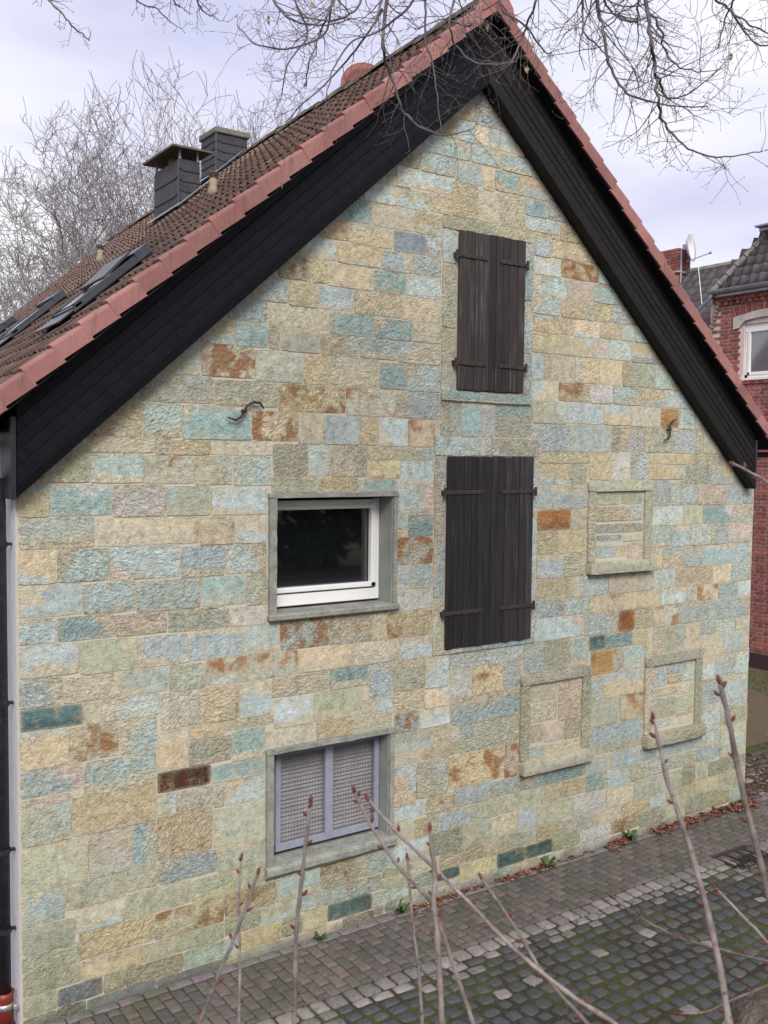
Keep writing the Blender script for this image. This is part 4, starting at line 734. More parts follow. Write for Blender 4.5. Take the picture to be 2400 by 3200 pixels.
# blind (walled-up) windows
for key, lint, lj, rj, sill_, sc in (('bw1', (5.835,6.862,3.945,4.06), (5.842,5.958,3.186,3.94), (6.74,6.862,3.186,3.94), (5.84,6.885,3.058,3.182), 'o'),
                                 ('bw2', (4.925,5.94,1.972,2.08), (4.925,5.046,1.19,1.967), (5.816,5.94,1.19,1.967), (4.922,5.944,1.05,1.186), 'o'),
                                 ('bw3', (6.815,7.835,1.952,2.066), (6.815,6.953,1.172,1.947), (7.712,7.835,1.172,1.947), (6.806,7.85,1.025,1.168), 't')):
    b = MB(); b.box(lj[0]-.004, rj[1]+.004, 0.0025, 0.05, sill_[2], lint[3]); pn = b.build('blind_window', MAT['mortar'], house)
    block('lintel', pn, *lint, 'o', .040, rough=2.5, nx=8); block('jamb', pn, *lj, 'to', .032, rough=2, nz=6); block('jamb', pn, *rj, 'o', .030, rough=2, nz=6)
    me = stone_mesh('sill', sill_[1]-sill_[0], sill_[3]-sill_[2], sc+'o', .095, .03, 4.0, nx=10, nz=4); o = link('sill', me, pn); o.location = ((sill_[0]+sill_[1])/2, 0, (sill_[2]+sill_[3])/2)
    for (x0, x1, z0, z1, code) in INSETS[key]:
        x0, x1, z0, z1 = x0/1000, x1/1000, z0/1000, z1/1000
        x0 = max(x0, lj[1]+.006); x1 = min(x1, rj[0]-.006); z0 = max(z0, sill_[3]+.005); z1 = min(z1, lint[2]-.005)
        me = stone_mesh('stone', x1-x0-.012, z1-z0-.012, code, ru(.004, .010), .03, .6); o = link('stone', me, pn); o.location = ((x0+x1)/2, 0, (z0+z1)/2)

# other walls
sw = MB()
sw.add([(0,YM,-.05), (0,YM,4.5), (K*LEN,LEN,4.5), (K*LEN,LEN,-.05)], [(0,1,2,3)])
side = sw.build('side_wall', MAT['render'], house)
sw = MB(); sw.add([(W,YM,-.05), (W,YM,zlow(W)-.1), (W+K*LEN,LEN,zlow(W)-.1), (W+K*LEN,LEN,-.05)], [(0,3,2,1)]); sw.build('side_wall', MAT['render'], house)
sw = MB(); sw.add([(K*LEN,LEN,-.05), (W+K*LEN,LEN,-.05), (W+K*LEN,LEN,zlow(W)-.1), (XA+K*LEN,LEN,zlow(XA)-.1), (K*LEN,LEN,zlow(0)-.1)], [(4,3,2,1,0)]); sw.build('rear_wall', MAT['render'], house)
# quoin edge of the gable wall (stone returns round the right corner)
z = 0.0
while z < 3.85:
    h = ru(.2, .27); h = min(h, 3.9-z); b = MB(); b.bevbox(W-.01, W+ru(.004,.02), 0.0+ru(-.004,.004), .22, z+.004, z+h-.004, .012); z += h
    b.c = [tuple(v*ru(.8,1) for v in PAL[random.choice('tbop')])]*len(b.v); o = b.build('quoin', None, gable); o.data.materials.append(MAT['paver'])

# ---- upper window
def casing(parent, o, depth, back):
    x0, x1, z0, z1 = o; b = MB()
    for (a, c, d, e) in (((x0,0),(x0,back),z0,z1), ((x1,back),(x1,0),z0,z1)):
        b.add([(a[0],a[1],d),(c[0],c[1],d),(c[0],c[1],e),(a[0],a[1],e)], [(0,1,2,3)])
    b.add([(x0,0,z1),(x1,0,z1),(x1,back,z1),(x0,back,z1)], [(0,1,2,3)]); b.add([(x0,0,z0),(x1,0,z0),(x1,back,z0),(x0,back,z0)], [(3,2,1,0)])
    return b.build('reveal', MAT['reveal'], parent)
def rough_bar(name, parent, x0, x1, z0, z1, y0, y1, mat, n=14, amp=.006):
    """a hewn bar running along its longer side, outline slightly uneven"""
    b = MB(); hor = (x1-x0) > (z1-z0); rings = []
    for i in range(n+1):
        t = i/n; e = lambda s: amp*mnoise.noise((t*9+s, x0*3+s, z0*5))
        if hor:
            x = x0+(x1-x0)*t; ring = [(x, y1, z0), (x, y0+e(1), z0+.006+e(2)), (x, y0+e(3), z1-.006+e(4)), (x, y1, z1)]
        else:
            z = z0+(z1-z0)*t; ring = [(x0, y1, z), (x0+.006+e(1), y0+e(2), z), (x1-.006+e(3), y0+e(4), z), (x1, y1, z)]
        rings.append(ring)
    for r in rings: b.v += r
    for i in range(n):
        for k in range(3): b.f.append((i*4+k, (i+1)*4+k, (i+1)*4+k+1, i*4+k+1))
    b.f.append((0,1,2,3)); b.f.append((n*4+3, n*4+2, n*4+1, n*4))
    return recalc(b.build(name, mat, parent))
o = OPEN[0]; yb = 0.235
fx0, fx1, fz0, fz1 = o[0], o[1], o[2]-.0, o[3]
fb = MB()
fw_ = .058
fb.bevbox(fx0, fx1, yb-.03, yb+.04, fz1-fw_-.03, fz1-.03, .006); fb.bevbox(fx0, fx0+fw_, yb-.032, yb+.04, fz0+.04, fz1-.02, .006)
fb.bevbox(fx1-fw_, fx1, yb-.032, yb+.04, fz0+.04, fz1-.02, .006); fb.bevbox(fx0, fx1, yb-.035, yb+.04, fz0+.02, fz0+.125, .006)
fb.bevbox(fx0+.045, fx1-.045, yb-.055, yb+.0, fz0+.14, fz0+.185, .006); fb.bevbox(fx1-fw_-.045, fx1-fw_+.01, yb-.055, yb+.0, fz0+.14, fz1-.06, .006)
fb.bevbox(fx0+.04, fx1-.05, yb-.05, yb, fz1-fw_-.055, fz1-fw_-.02, .006)
win1 = fb.build('window', MAT['pvc'], house)
b = MB(); b.box(fx0+.02, fx1-.02, yb+.005, yb+.012, fz0+.1, fz1-.05); b.build('pane', MAT['glass'], win1)
b = MB(); b.box(fx0-.05, fx1+.05, .5, .52, fz0-.1, fz1+.1); b.build('dark_room', MAT['dark'], win1)
casing(win1, o, 0, .3)
rough_bar('surround', win1, 2.036, 3.362, 3.925, 3.972, -.035, .03, MAT['concrete'])
rough_bar('surround', win1, 2.036, 2.113, 2.945, 3.925, -.035, .03, MAT['concrete']); rough_bar('surround', win1, 3.310, 3.362, 2.945, 3.925, -.03, .03, MAT['concrete'])
b = MB(); b.bevbox(2.03, 3.375, -.06, .22, 2.888, 2.946, .012); b.build('sill', MAT['concrete'], win1)

# ---- lower window with wire-mesh shutters
o = OPEN[1]; x0, x1, z0, z1 = o; yb = 0.15; x0 += 0.090
fb = MB(); fr = .05
fb.bevbox(x0+.01, x1-.01, yb-.02, yb+.02, z1-.03-fr, z1-.03, .004); fb.bevbox(x0+.01, x1-.01, yb-.02, yb+.02, z0+.04, z0+.04+fr+.015, .004)
fb.bevbox(x0+.01, x0+.01+fr, yb-.022, yb+.02, z0+.04, z1-.03, .004); fb.bevbox(x1-.01-fr, x1-.01, yb-.022, yb+.02, z0+.04, z1-.03, .004)
xm = 2.739; fb.bevbox(xm-.04, xm+.04, yb-.024, yb+.02, z0+.06, z1-.05, .004)
win2 = fb.build('window', MAT['bluegrey'], house)
b = MB(); b.box(o[0]+.001, x0+.008, yb-.005, yb+.02, z0+.03, z1-.02); b.build('frame_packer', MAT['concrete'], win2)
casing(win2, o, 0, .3)
for (a, c) in ((x0+.06, xm-.04), (xm+.04, x1-.06)):
    b = MB(); n = int((c-a)/.029)
    for i in range(1, n): xx = a+(c-a)*i/n; b.tube([(xx, yb, z0+.1, .0016), (xx, yb, z1-.08, .0016)], 4, False)
    zz = z0+.1
    while zz < z1-.08: b.tube([(a, yb-.004, zz, .0016), (c, yb-.004, zz, .0016)], 4, False); zz += .029
    b.build('wire_mesh', MAT['wire'], win2)
for i in range(24):
    zz = z0+.06+i*.037
    b = MB(); b.add([(x0+.02, yb+.05, zz), (x1-.02, yb+.05, zz), (x1-.02, yb+.075, zz+.041), (x0+.02, yb+.075, zz+.041), (x0+.02, yb+.058, zz), (x1-.02, yb+.058, zz), (x1-.02, yb+.083, zz+.041), (x0+.02, yb+.083, zz+.041)], [(0,1,2,3), (7,6,5,4), (0,4,5,1), (2,6,7,3)])
    b.build('slat', MAT['louvre'], win2)
rough_bar('surround', win2, 2.02, 3.354, 1.740, 1.792, -.04, .03, MAT['concrete'])
rough_bar('surround', win2, 2.02, 2.093, .775, 1.740, -.03, .03, MAT['concrete']); rough_bar('surround', win2, 3.295, 3.354, .775, 1.740, -.03, .03, MAT['concrete'])
b = MB()
n = 16
for i in range(n+1):
    xx = 2.015+(3.365-2.015)*i/n; e = lambda s: .009*mnoise.noise((xx*5+s, s, 2.2))
    b.v += [(xx, .13, .66), (xx, -.03+e(0), .665+e(1)), (xx, -.062+e(2), .70+e(3)), (xx, -.06+e(4), .745+e(5)), (xx, -.03, .772+e(6)), (xx, .13, .787)]
for i in range(n):
    for k in range(5): b.f.append((i*6+k, (i+1)*6+k, (i+1)*6+k+1, i*6+k+1))
b.f.append(tuple(range(6))); b.f.append(tuple(n*6+k for k in range(5, -1, -1)))
recalc(b.build('sill', MAT['concrete'], win2))
win1['label'] = 'white framed window in a grey stone surround'; win2['label'] = 'blue-grey steel window with wire mesh over pale slats'

# ---- plank shutters
def shutter(label, x0, x1, z0, z1, nplank, mat, straps, tw=0.0):
    y = -.045
    b = MB()
    for zz in (z0+.2*(z1-z0), z0+.8*(z1-z0)): b.box(x0+.05, x1-.05, y+.022, y+.04, zz-.05, zz+.05)
    s = b.build('shutter', mat, house); s['label'] = label
    xs = [x0]; 
    for i in range(nplank): xs.append(xs[-1]+ru(.85, 1.15))
    sc = (x1-x0)/(xs[-1]-x0); xs = [x0+(v-x0)*sc for v in xs]
    for i in range(nplank):
        b = MB(); dz = ru(-.006, .006); yy = y+ru(-.003, .003)
        b.bevbox(xs[i]+.0022, xs[i+1]-.0022, yy-.0, yy+.022, z0+dz, z1+ru(-.005, .005), .0035); b.build('plank', mat, s)
    for (sx, zz, side_) in straps:
        b = MB(); L_ = .40*(x1-x0)
        a, c = (x0-.035, x0+L_) if side_ < 0 else (x1-L_, x1+.018)
        b.bevbox(a, c, y-.012, y-.004, zz-.019, zz+.019, .003)
        px = a if side_ < 0 else c
        b.tube([(px, y-.01, zz-.045, .014), (px, y-.01, zz+.045, .014)], 8); b.box(px-.016, px+.016, y-.008, .0, zz-.02, zz+.02)
        for i in range(4): q = a+(c-a)*(.2+.24*i); b.tube([(q, y-.004, zz, .008), (q, y-.017, zz, .007)], 6)
        b.build('hinge_strap', MAT['iron'], s)
    return s
shutter('small weathered plank shutter high in the gable', 4.022, 4.862, 4.93, 6.42, 9, MAT['shutter_hi'], [(0, 6.185, -1), (0, 6.185, 1), (0, 5.18, -1), (0, 5.18, 1)])
shutter('tall dark plank shutter in the middle of the gable', 3.918, 5.026, 2.46, 4.297, 12, MAT['shutter_lo'], [(0, 3.955, -1), (0, 3.955, 1), (0, 2.80, -1), (0, 2.80, 1)])

# ---- S-shaped wall anchors
for pts in ([(1.97,4.67), (1.935,4.715), (1.876,4.722), (1.82,4.69), (1.79,4.645), (1.76,4.595), (1.715,4.568), (1.646,4.588)],
            [(7.20,4.745), (7.15,4.735), (7.10,4.70), (7.084,4.63), (7.096,4.575), (7.075,4.53), (6.996,4.505)]):
    b = MB(); n = len(pts); b.tube([(p[0], -.05, p[1], .011 if 0 < i < n-1 else .006) for i, p in enumerate(pts)], 6)
    m_ = pts[n//2]; b.tube([(m_[0], .01, m_[1], .012), (m_[0], -.065, m_[1], .012)], 6); b.bevbox(m_[0]-.02, m_[0]+.02, -.068, -.04, m_[1]-.015, m_[1]+.015, .004)
    b.build('wall_anchor', MAT['iron'], house, True)

# ---- gable cladding (boards along the slope)
ang = math.atan(BBM)
def slope_board(name, parent, lo, hi, side_, y0, y1, mat, xl, xh, bev=.004):
    """board between vertical offsets lo..hi above the cladding's lower edge; mitred at the apex"""
    f = (lambda x: x) if side_ < 0 else (lambda x: 2*XA-x)
    z = lambda x, o_: BB0+BBM*x+o_
    poly = [(xl, z(xl, lo)), (xh, z(xh, lo)), (xh, z(xh, hi)), (xl, z(xl, hi))]
    b = MB(); bm = bmesh.new()
    vs_ = [bm.verts.new((f(p[0]), yy, p[1])) for yy in (y0, y1) for p in poly]
    for q in ((0,1,2,3), (7,6,5,4), (0,4,5,1), (1,5,6,2), (2,6,7,3), (3,7,4,0)): bm.faces.new([vs_[i] for i in q])
    bmesh.ops.recalc_face_normals(bm, faces=bm.faces[:])
    if bev: bmesh.ops.bevel(bm, geom=[e for e in bm.edges if abs(e.verts[0].co.y-e.verts[1].co.y) < 1e-6 and e.verts[0].co.y < y0+.001], offset=bev, segments=1, affect='EDGES')
    b.bm(bm); return b.build(name, mat, parent)
for side_ in (-1, 1):
    mt = MAT['clad_l'] if side_ < 0 else MAT['clad_r']
    xl0 = -.02 if side_ < 0 else -.04
    base = slope_board('bargeboard', house, .03, .66, side_, -.100, -.001, MAT['soffit'], xl0+.01, XA, 0)
    base['label'] = 'dark stained boarding along the left gable slope' if side_ < 0 else 'dark stained boarding along the right gable slope'
    slope_board('trim_board', base, 0.0, .098, side_, -.148, -.0005, mt, xl0, XA, .006)
    nb = 5 if side_ < 0 else 6; h = (.665-.094)/nb; gp = .0022 if side_ < 0 else .0035
    for i in range(nb):
        slope_board('plank', base, .094+i*h+gp, .094+(i+1)*h-gp, side_, -.124+ru(-.002,.002), -.099, mt, xl0+.004, XA, gp)
    b = MB()
    if side_ < 0: b.bevbox(-.062, -.0215, -.135, .16, BB0-.03, zlow(0)-.14, .004)
    else: b.bevbox(2*XA+.042, 2*XA+.08, -.135, .16, BB0-.03, zlow(0)-.14, .004)
    b.build('end_board', MAT['pipe'], base)

# ---- roof
YV = -0.25; XE = -0.36
def slope_frame(side_, s, d, up):
    """point on the roof: s along the slope from the ridge line (down), d along depth (y), up = height above the tile plane (perpendicular)"""
    x = -s*CT - up*ST*1; z = -s*ST + up*CT
    xx = XA+x if side_ < 0 else XA-x
    return Vector((xx+K*d, d, MS*XA+CS+OFF+z))
SL = (XA-XE)/CT
rb = MB()
for side_ in (-1, 1):
    P_ = [slope_frame(side_, s, d, up) for up in (-.055, -.12) for (s, d) in ((0, YV+.03), (SL, YV+.03), (SL, LEN+.2), (0, LEN+.2))]
    rb.add(P_, [(0,1,2,3), (7,6,5,4), (0,4,5,1), (1,5,6,2), (2,6,7,3), (3,7,4,0)])
roof = recalc(rb.build('roof', MAT['soffit'], house))
TW, EX, TLn = 0.30, 0.266, 0.33
def pantile_mesh(col, name='roof_tile', w=TW, length=TLn, thick=.018, amp=.020, n=12, mat=None, rolls=2):
    b = MB()
    for (v, t0) in ((0.0, 0.0), (length, -.012)):
        for i in range(n+1):
            u = i/n*(w+.02)-.01; ph = (u/w*rolls) % 1.0
            hgt_ = amp*(math.cos(2*math.pi*ph)) if True else 0
            hgt_ = amp*1.15*max(-.45, math.cos(2*math.pi*ph))
            b.v.append((u, v, hgt_+t0))
    for i in range(n): b.f.append((i, i+1, n+2+i, n+1+i))
    m0 = len(b.v)
    for i in range(n+1): q = b.v[i]; b.v.append((q[0], q[1]+.004, q[2]-thick*(1.0+.35*rnd())))
    for i in range(n): b.f.append((i+1, i, m0+i, m0+i+1))
    b.c = [col]*len(b.v)
    me = b.mesh(name, mat or MAT['rooftile']); me.polygons.foreach_set('use_smooth', [True]*n+[False]*n); return me
rcols = [(.148,.098,.078), (.130,.090,.073), (.162,.101,.080), (.113,.083,.069), (.138,.095,.079), (.180,.107,.084)]
rtm = [pantile_mesh(tuple(v*ru(.9,1.1) for v in rcols[i % 6])) for i in range(8)]
items = []
nrow = int(SL/EX)
for side_ in (-1, 1):
    for rI in range(nrow+1):
        s = SL-rI*EX
        if s < .16: continue
        d = YV+.10
        while d < LEN+.1:
            items.append((side_, s, d)); d += TW
def tile_matrix(side_, s, d):
    o_ = slope_frame(side_, s, d, -.012); ex = (slope_frame(side_, s, d+1, 0)-slope_frame(side_, s, d, 0)).normalized()
    ey = (slope_frame(side_, s-1, d, -.055)-slope_frame(side_, s, d, 0)).normalized(); ez = ex.cross(ey).normalized()
    if ez.z < 0: ez = -ez
    m = Matrix.Identity(4)
    for k in range(3): m[k][0] = ex[k]; m[k][1] = ey[k]; m[k][2] = ez[k]; m[k][3] = o_[k]
    return m
skip_boxes = []
order = sorted(items, key=lambda q: (q[0] > 0, (slope_frame(*q, 0)-CAM).length))
restb = MB(); nobj = 0
for q in order:
    me = rtm[random.randrange(8)]; mt = tile_matrix(*q) @ Matrix.Diagonal((1, min(1.0, (q[1]-.03)/TLn), 1, 1)) @ Matrix.Translation((ru(-.004,.004), ru(-.008,.008), ru(-.003,.004))) @ Matrix.Rotation(ru(-.012,.012), 4, 'Z')
    w = slope_frame(q[0], q[1], q[2], 0)-CAM; u = 1200+w.dot(_r2)/w.dot(_f)*3018.76
    if nobj < 300 and q[0] < 0 and u > -60: o = link('roof_tile', me, roof); o.matrix_local = mt; nobj += 1
    else:
        n = len(restb.v); c = None
        buf = [0.0]*4; 
        col = tuple(me.attributes['col'].data[0].color)[:3]
        for vtx in me.vertices: restb.v.append(tuple(mt @ vtx.co)); restb.c.append(col)
        for pl in me.polygons: restb.f.append(tuple(k+n for k in pl.vertices))
tag(restb.build('far_roof_tiles', MAT['rooftile'], roof), kind='stuff')
# verge tiles: cheek in front, rounded shoulder, flange on top
def verge_mesh(name, L=.284, H=.128):
    b = MB(); prof = [(-.0, -H), (-.0, -.022), (.007, -.006), (.024, .002), (.12, .0)]      # (depth back from the cheek, height)
    back = [(.022, -H), (.022, -.03), (.12, -.022)]
    for i, s in enumerate((0.0, .03, L-.01, L)):
        lift = (.010, .010, .0, -.006)[i]; cut = (.0, 0, 0, 0)[i]
        for (d, h) in prof+back[::-1]: b.v.append((d, s, h+lift*(1 if h > -.1 else 0.6)))
    n = len(prof)+len(back)
    for i in range(3):
        for k in range(n): b.f.append((i*n+k, i*n+(k+1) % n, (i+1)*n+(k+1) % n, (i+1)*n+k))
    b.f.append(tuple(range(n))); b.f.append(tuple(3*n+k for k in range(n-1, -1, -1)))
    me = b.mesh(name, MAT['verge']); bm = bmesh.new(); bm.from_mesh(me); bmesh.ops.recalc_face_normals(bm, faces=bm.faces[:]); bm.to_mesh(me); bm.free(); return me
vm = verge_mesh('verge_tile')
for side_ in (-1, 1):
    s = SL+.04; k = 0
    while s > .05:
        o_ = slope_frame(side_, s, YV, 0.004); o_.y = YV
        ey = (slope_frame(side_, s-1, 0, 0)-slope_frame(side_, s, 0, 0)).normalized(); ex = Vector((0, 1, 0)); ez = ex.cross(ey)
        if ez.z < 0: ez = -ez
        m = Matrix.Identity(4)
        for q in range(3): m[q][0] = ex[q]; m[q][1] = ey[q]; m[q][2] = ez[q]; m[q][3] = o_[q]
        o = link('verge_tile', vm, roof); o.matrix_local = m @ Matrix.Rotation(-.058, 4, 'X') @ Matrix.Translation((ru(-.003,.003), 0, .004)); s -= EX; k += 1
# dark underside board between cladding and verge
for side_ in (-1, 1):
    b = MB(); P_ = [slope_frame(side_, s, 0, up) for up in (-.128, -.14) for s in (0, SL)]
    q = [Vector((p.x, yy, p.z)) for p in P_ for yy in (YV+.02, .02)]
    b.add(q, [(0,1,3,2), (4,6,7,5), (0,4,5,1), (2,3,7,6), (0,2,6,4), (1,5,7,3)]); recalc(b.build('verge_soffit', MAT['soffit'], roof))
# ridge tiles
b = MB(); prof = [(-.135, -.062), (-.11, -.01), (-.06, .035), (0, .052), (.06, .035), (.11, -.01), (.135, -.062)]
for (yy, sc) in ((0, 1.06), (.06, 1.04), (.06, 1.0), (.40, .96)):
    for p in prof: b.v.append((p[0]*sc, yy, p[1]*sc))
for i in range(3):
    for k in range(6): b.f.append((i*7+k, i*7+k+1, (i+1)*7+k+1, (i+1)*7+k))
b.f.append(tuple(range(7)))
rm_ = b.mesh('ridge_tile', MAT['ridgemoss'], True)
d = YV+.12; zr = MS*XA+CS+OFF-.025
while d < LEN:
    o = link('ridge_tile', rm_, roof); o.location = (XA+K*d, d, zr+ru(-.008,.008)); o.rotation_euler = (ru(-.02,.02), 0, -K+ru(-.03,.03)); o.scale = (ru(.96,1.05), 1, ru(.9,1.15)); d += .36
b = MB(); b.v = []; prof2 = [(-.20, -.21), (-.175, -.10), (-.06, .045), (0, .055), (.06, .045), (.175, -.10), (.20, -.21), (.11, -.155), (0, -.065), (-.11, -.155)]
for yy in (0, .16):
    for p in prof2: b.v.append((p[0], yy, p[1]))
for k in range(10): b.f.append((k, (k+1) % 10, 10+(k+1) % 10, 10+k))
b.f.append(tuple(range(9, -1, -1))); b.f.append(tuple(range(10, 20)))
o = recalc(b.build('ridge_end_tile', MAT['verge'], roof)); o.location = (XA, YV-.012, zr+.012)

# ---- chimneys
def slate_chimney(x0, x1, y0, y1, z0, z1, rowsL, colsL, rowsF, colsF, label):
    b = MB(); b.box(x0, x1, y0, y1, z0-.6, z1); c = b.build('chimney', MAT['slate'], house); c['label'] = label
    for (face, rows, cols) in (('L', rowsL, colsL), ('F', rowsF, colsF)):
        zb = z0-.05 if face == 'L' else z0-.05
        hh = (z1-zb)/rows
        for r_ in range(rows):
            for q in range(cols):
                if face == 'L': a, e = y0+(y1-y0)*q/cols, y0+(y1-y0)*(q+1)/cols
                else: a, e = x0+(x1-x0)*q/cols, x0+(x1-x0)*(q+1)/cols
                zz = zb+r_*hh; j = ru(-.004, .004); sag = ru(.006, .02) if cols > 1 else .022
                m_ = MB()
                prof = [(a+.002, zz+j+sag), (a+.002+.15*(e-a), zz+j), (e-.002, zz+j-.002), (e-.002, zz+hh+.015), (a+.002, zz+hh+.015)]
                t0, t1 = -.016, -.003
                if face == 'L': v_ = [(x0+(t0 if p[1] < zz+hh*.5 else t1), p[0], p[1]) for p in prof]+[(x0+.004, p[0], p[1]) for p in prof]
                else: v_ = [(p[0], y0+(t0 if p[1] < zz+hh*.5 else t1), p[1]) for p in prof]+[(p[0], y0+.004, p[1]) for p in prof]
                m_.add(v_, [(0,1,2,3,4), (9,8,7,6,5)]+[(k, (k+1) % 5, 5+(k+1) % 5, 5+k) for k in range(5)])
                recalc(m_.build('slate', MAT['slate'], c))
    m_ = MB(); m_.box(x0-.022, x0-.002, y0-.022, y0-.002, z0-.1, z1); m_.build('corner_strip', MAT['darkmetal'], c)
    return c
cA = slate_chimney(3.153, 3.43, 4.54, 5.36, 7.417, 8.02, 3, 1, 5, 1, 'slate-clad chimney under a raised cowl plate')
b = MB(); zc = 8.27; cx, cy = 3.29, 4.95; hx, hy = .27, .52
b.add([(cx-hx,cy-hy,zc-.1), (cx+hx,cy-hy,zc-.1), (cx+hx,cy+hy,zc-.1), (cx-hx,cy+hy,zc-.1), (cx,cy-hy*.25,zc+.03), (cx,cy+hy*.25,zc+.03), (cx-hx,cy-hy,zc-.125), (cx+hx,cy-hy,zc-.125), (cx+hx,cy+hy,zc-.125), (cx-hx,cy+hy,zc-.125), (cx,cy-hy*.25,zc+.0), (cx,cy+hy*.25,zc+.0)],
      [(0,1,4), (1,2,5,4), (2,3,5), (3,0,4,5), (7,6,10), (8,7,10,11), (9,8,11), (6,9,11,10), (0,6,7,1), (1,7,8,2), (2,8,9,3), (3,9,6,0)])
recalc(b.build('cowl_plate', MAT['rustplate'], cA))
for px, py in ((3.17,4.56), (3.41,4.56), (3.17,5.34), (3.41,5.34)): b = MB(); b.box(px-.012, px+.012, py-.012, py+.012, 8.0, 8.2); b.build('cowl_post', MAT['zinc'], cA)
b = MB(); b.tube([(3.29, 4.95, 8.0, .11), (3.29, 4.95, 8.14, .10)], 12); b.build('flue', MAT['rustplate'], cA)
cB = slate_chimney(4.112, 4.583, 5.5, 6.0, 8.217, 8.80, 6, 4, 5, 1, 'slate-clad chimney with a thick concrete cap')
b = MB(); b.bevbox(4.08, 4.62, 5.465, 6.04, 8.80, 8.885, .012, jit=.004); b.build('cap', MAT['capstone'], cB)
for (xf, y0, y1, c_) in ((3.13, 4.5, 5.4, cA), (4.09, 5.46, 6.05, cB)):
    b = MB(); P_ = []
    for (dx, dy) in ((-.06, y0-.05), (.0, y0-.05), (.0, y1+.05), (-.06, y1+.05)):
        X_ = xf+dx; P_.append((X_, dy, MS*(X_-K*dy)+CS+OFF+.06))
    b.add(P_+[(p[0], p[1], p[2]+.012) for p in P_], [(3,2,1,0), (4,5,6,7), (0,1,5,4), (1,2,6,5), (2,3,7,6), (3,0,4,7)])
    P_ = []
    for (dx, dy) in ((-.05, y0-.05), (.42, y0-.05), (.42, y0), (-.05, y0)):
        X_ = xf+dx; P_.append((X_, dy, MS*(X_-K*dy)+CS+OFF+.05))
    b.add(P_+[(p[0], p[1], p[2]+.014) for p in P_], [(3,2,1,0), (4,5,6,7), (0,1,5,4), (1,2,6,5), (2,3,7,6), (3,0,4,7)])
    b.build('flashing', MAT['zinc'], c_)
for i, (X_, Y_) in enumerate(((2.73, 2.594), (2.925, 6.919))):
    zz = MS*(X_-K*Y_)+CS+OFF; b = MB()
    b.tube([(X_, Y_, zz-.05, .075), (X_, Y_, zz+.03, .055), (X_, Y_, zz+.06, .042), (X_, Y_, zz+.15, .042)], 10)
    v_ = b.build('vent_pipe', MAT['ventplastic'], house, True)
    b = MB()
    for k in range(3): b.tube([(X_, Y_, zz+.152+k*.022, .054), (X_, Y_, zz+.160+k*.022, .048)], 10); b.tube([(X_, Y_, zz+.160+k*.022, .034), (X_, Y_, zz+.174+k*.022, .034)], 8)
    b.build('vent_cap', MAT['rustplate'], v_)

# ---- roof windows
def skylight(sx, y0, y1, s_lo, s_hi, open_=0.0, label=''):
    """sx unused; runs from x=s_lo (lower) to x=s_hi along the slope between depths y0..y1"""
    def pt(x, y, up): return Vector((x+K*y-ST*up, y, MS*x+CS+OFF+CT*up))
    def bar(b, xa, xb, ya, yb_, u0, u1):
        v_ = [pt(x, y, u) for u in (u0, u1) for (x, y) in ((xa, ya), (xb, ya), (xb, yb_), (xa, yb_))]
        b.add(v_, [(3,2,1,0), (4,5,6,7), (0,1,5,4), (1,2,6,5), (2,3,7,6), (3,0,4,7)])
    b = MB(); h = .075; t = .06
    bar(b, s_lo, s_hi, y0, y0+t, -.05, h); bar(b, s_lo, s_hi, y1-t, y1, -.05, h); bar(b, s_hi-.11, s_hi+.01, y0-.008, y1+.008, -.05, h+.022); bar(b, s_lo-.01, s_lo+.05, y0, y1, -.05, h-.02)
    o_ = recalc(b.build('skylight', MAT['darkmetal'], house)); o_['label'] = label
    b = MB(); bar(b, s_lo+.03, s_hi-.08, y0+.05, y1-.05, .055, .066); b.build('pane', MAT['skyglass'], o_)
    b = MB(); bar(b, s_lo-.16, s_lo, y0-.02, y1+.02, .028, .040); bar(b, s_lo-.04, s_hi, y0-.07, y0-.004, .018, .036); recalc(b.build('flashing', MAT['darkmetal'], o_))
    if open_:
        b = MB(); L_ = s_hi-s_lo
        def q(x, y, up): return pt(x, y, up+open_*max(0.0, (x-(s_lo+.45*L_))/(.55*L_)))
        v_ = [q(x, y, u) for u in (.075, .095) for (x, y) in ((s_lo+.45*L_, y0+.08), (s_hi-.10, y0+.08), (s_hi-.10, y1+.02), (s_lo+.45*L_, y1+.02))]
        b.add(v_, [(3,2,1,0), (4,5,6,7), (0,1,5,4), (1,2,6,5), (2,3,7,6), (3,0,4,7)]); recalc(b.build('sash', MAT['darkmetal'], o_))
skylight(0, .95, 1.75, .72, 1.36, .045, 'nearest roof window, its sash slightly open')
skylight(0, 4.30, 5.1, .88, 1.46, 0, 'middle roof window')
skylight(0, 7.95, 8.75, 1.2, 1.62, 0, 'farthest roof window')

# ---- eaves, gutter and downpipe
b = MB(); b.box(XE+.02, -.004, .05, LEN, 4.43, 4.46); b.build('eave_soffit', MAT['soffit'], house)
def gutter(name, x, z, y0, y1, r, mat, parent, sgn=1):
    b = MB(); n = 8
    for yy in (y0, y1):
        for rr in (r, r-.006):
            for i in range(n+1): a = math.pi+math.pi*i/n; b.v.append((x+rr*math.cos(a)+K*yy*(1 if parent is house else 0), yy, z+rr*math.sin(a)))
    m1 = n+1
    for i in range(n):
        b.f.append((i, i+1, 2*m1+i+1, 2*m1+i)); b.f.append((m1+i+1, m1+i, 3*m1+i, 3*m1+i+1)); b.f.append((i+1, i, m1+i, m1+i+1))
    b.f.append(tuple(range(n+1)))
    return b.build(name, mat, parent, True)
gutter('rain_gutter', XE-.07, 4.40, -.22, LEN, .07, MAT['pipe'], house)
gutter('rain_gutter', 2*XA-XE+.07, 4.40, -.22, LEN, .07, MAT['pipe'], house)
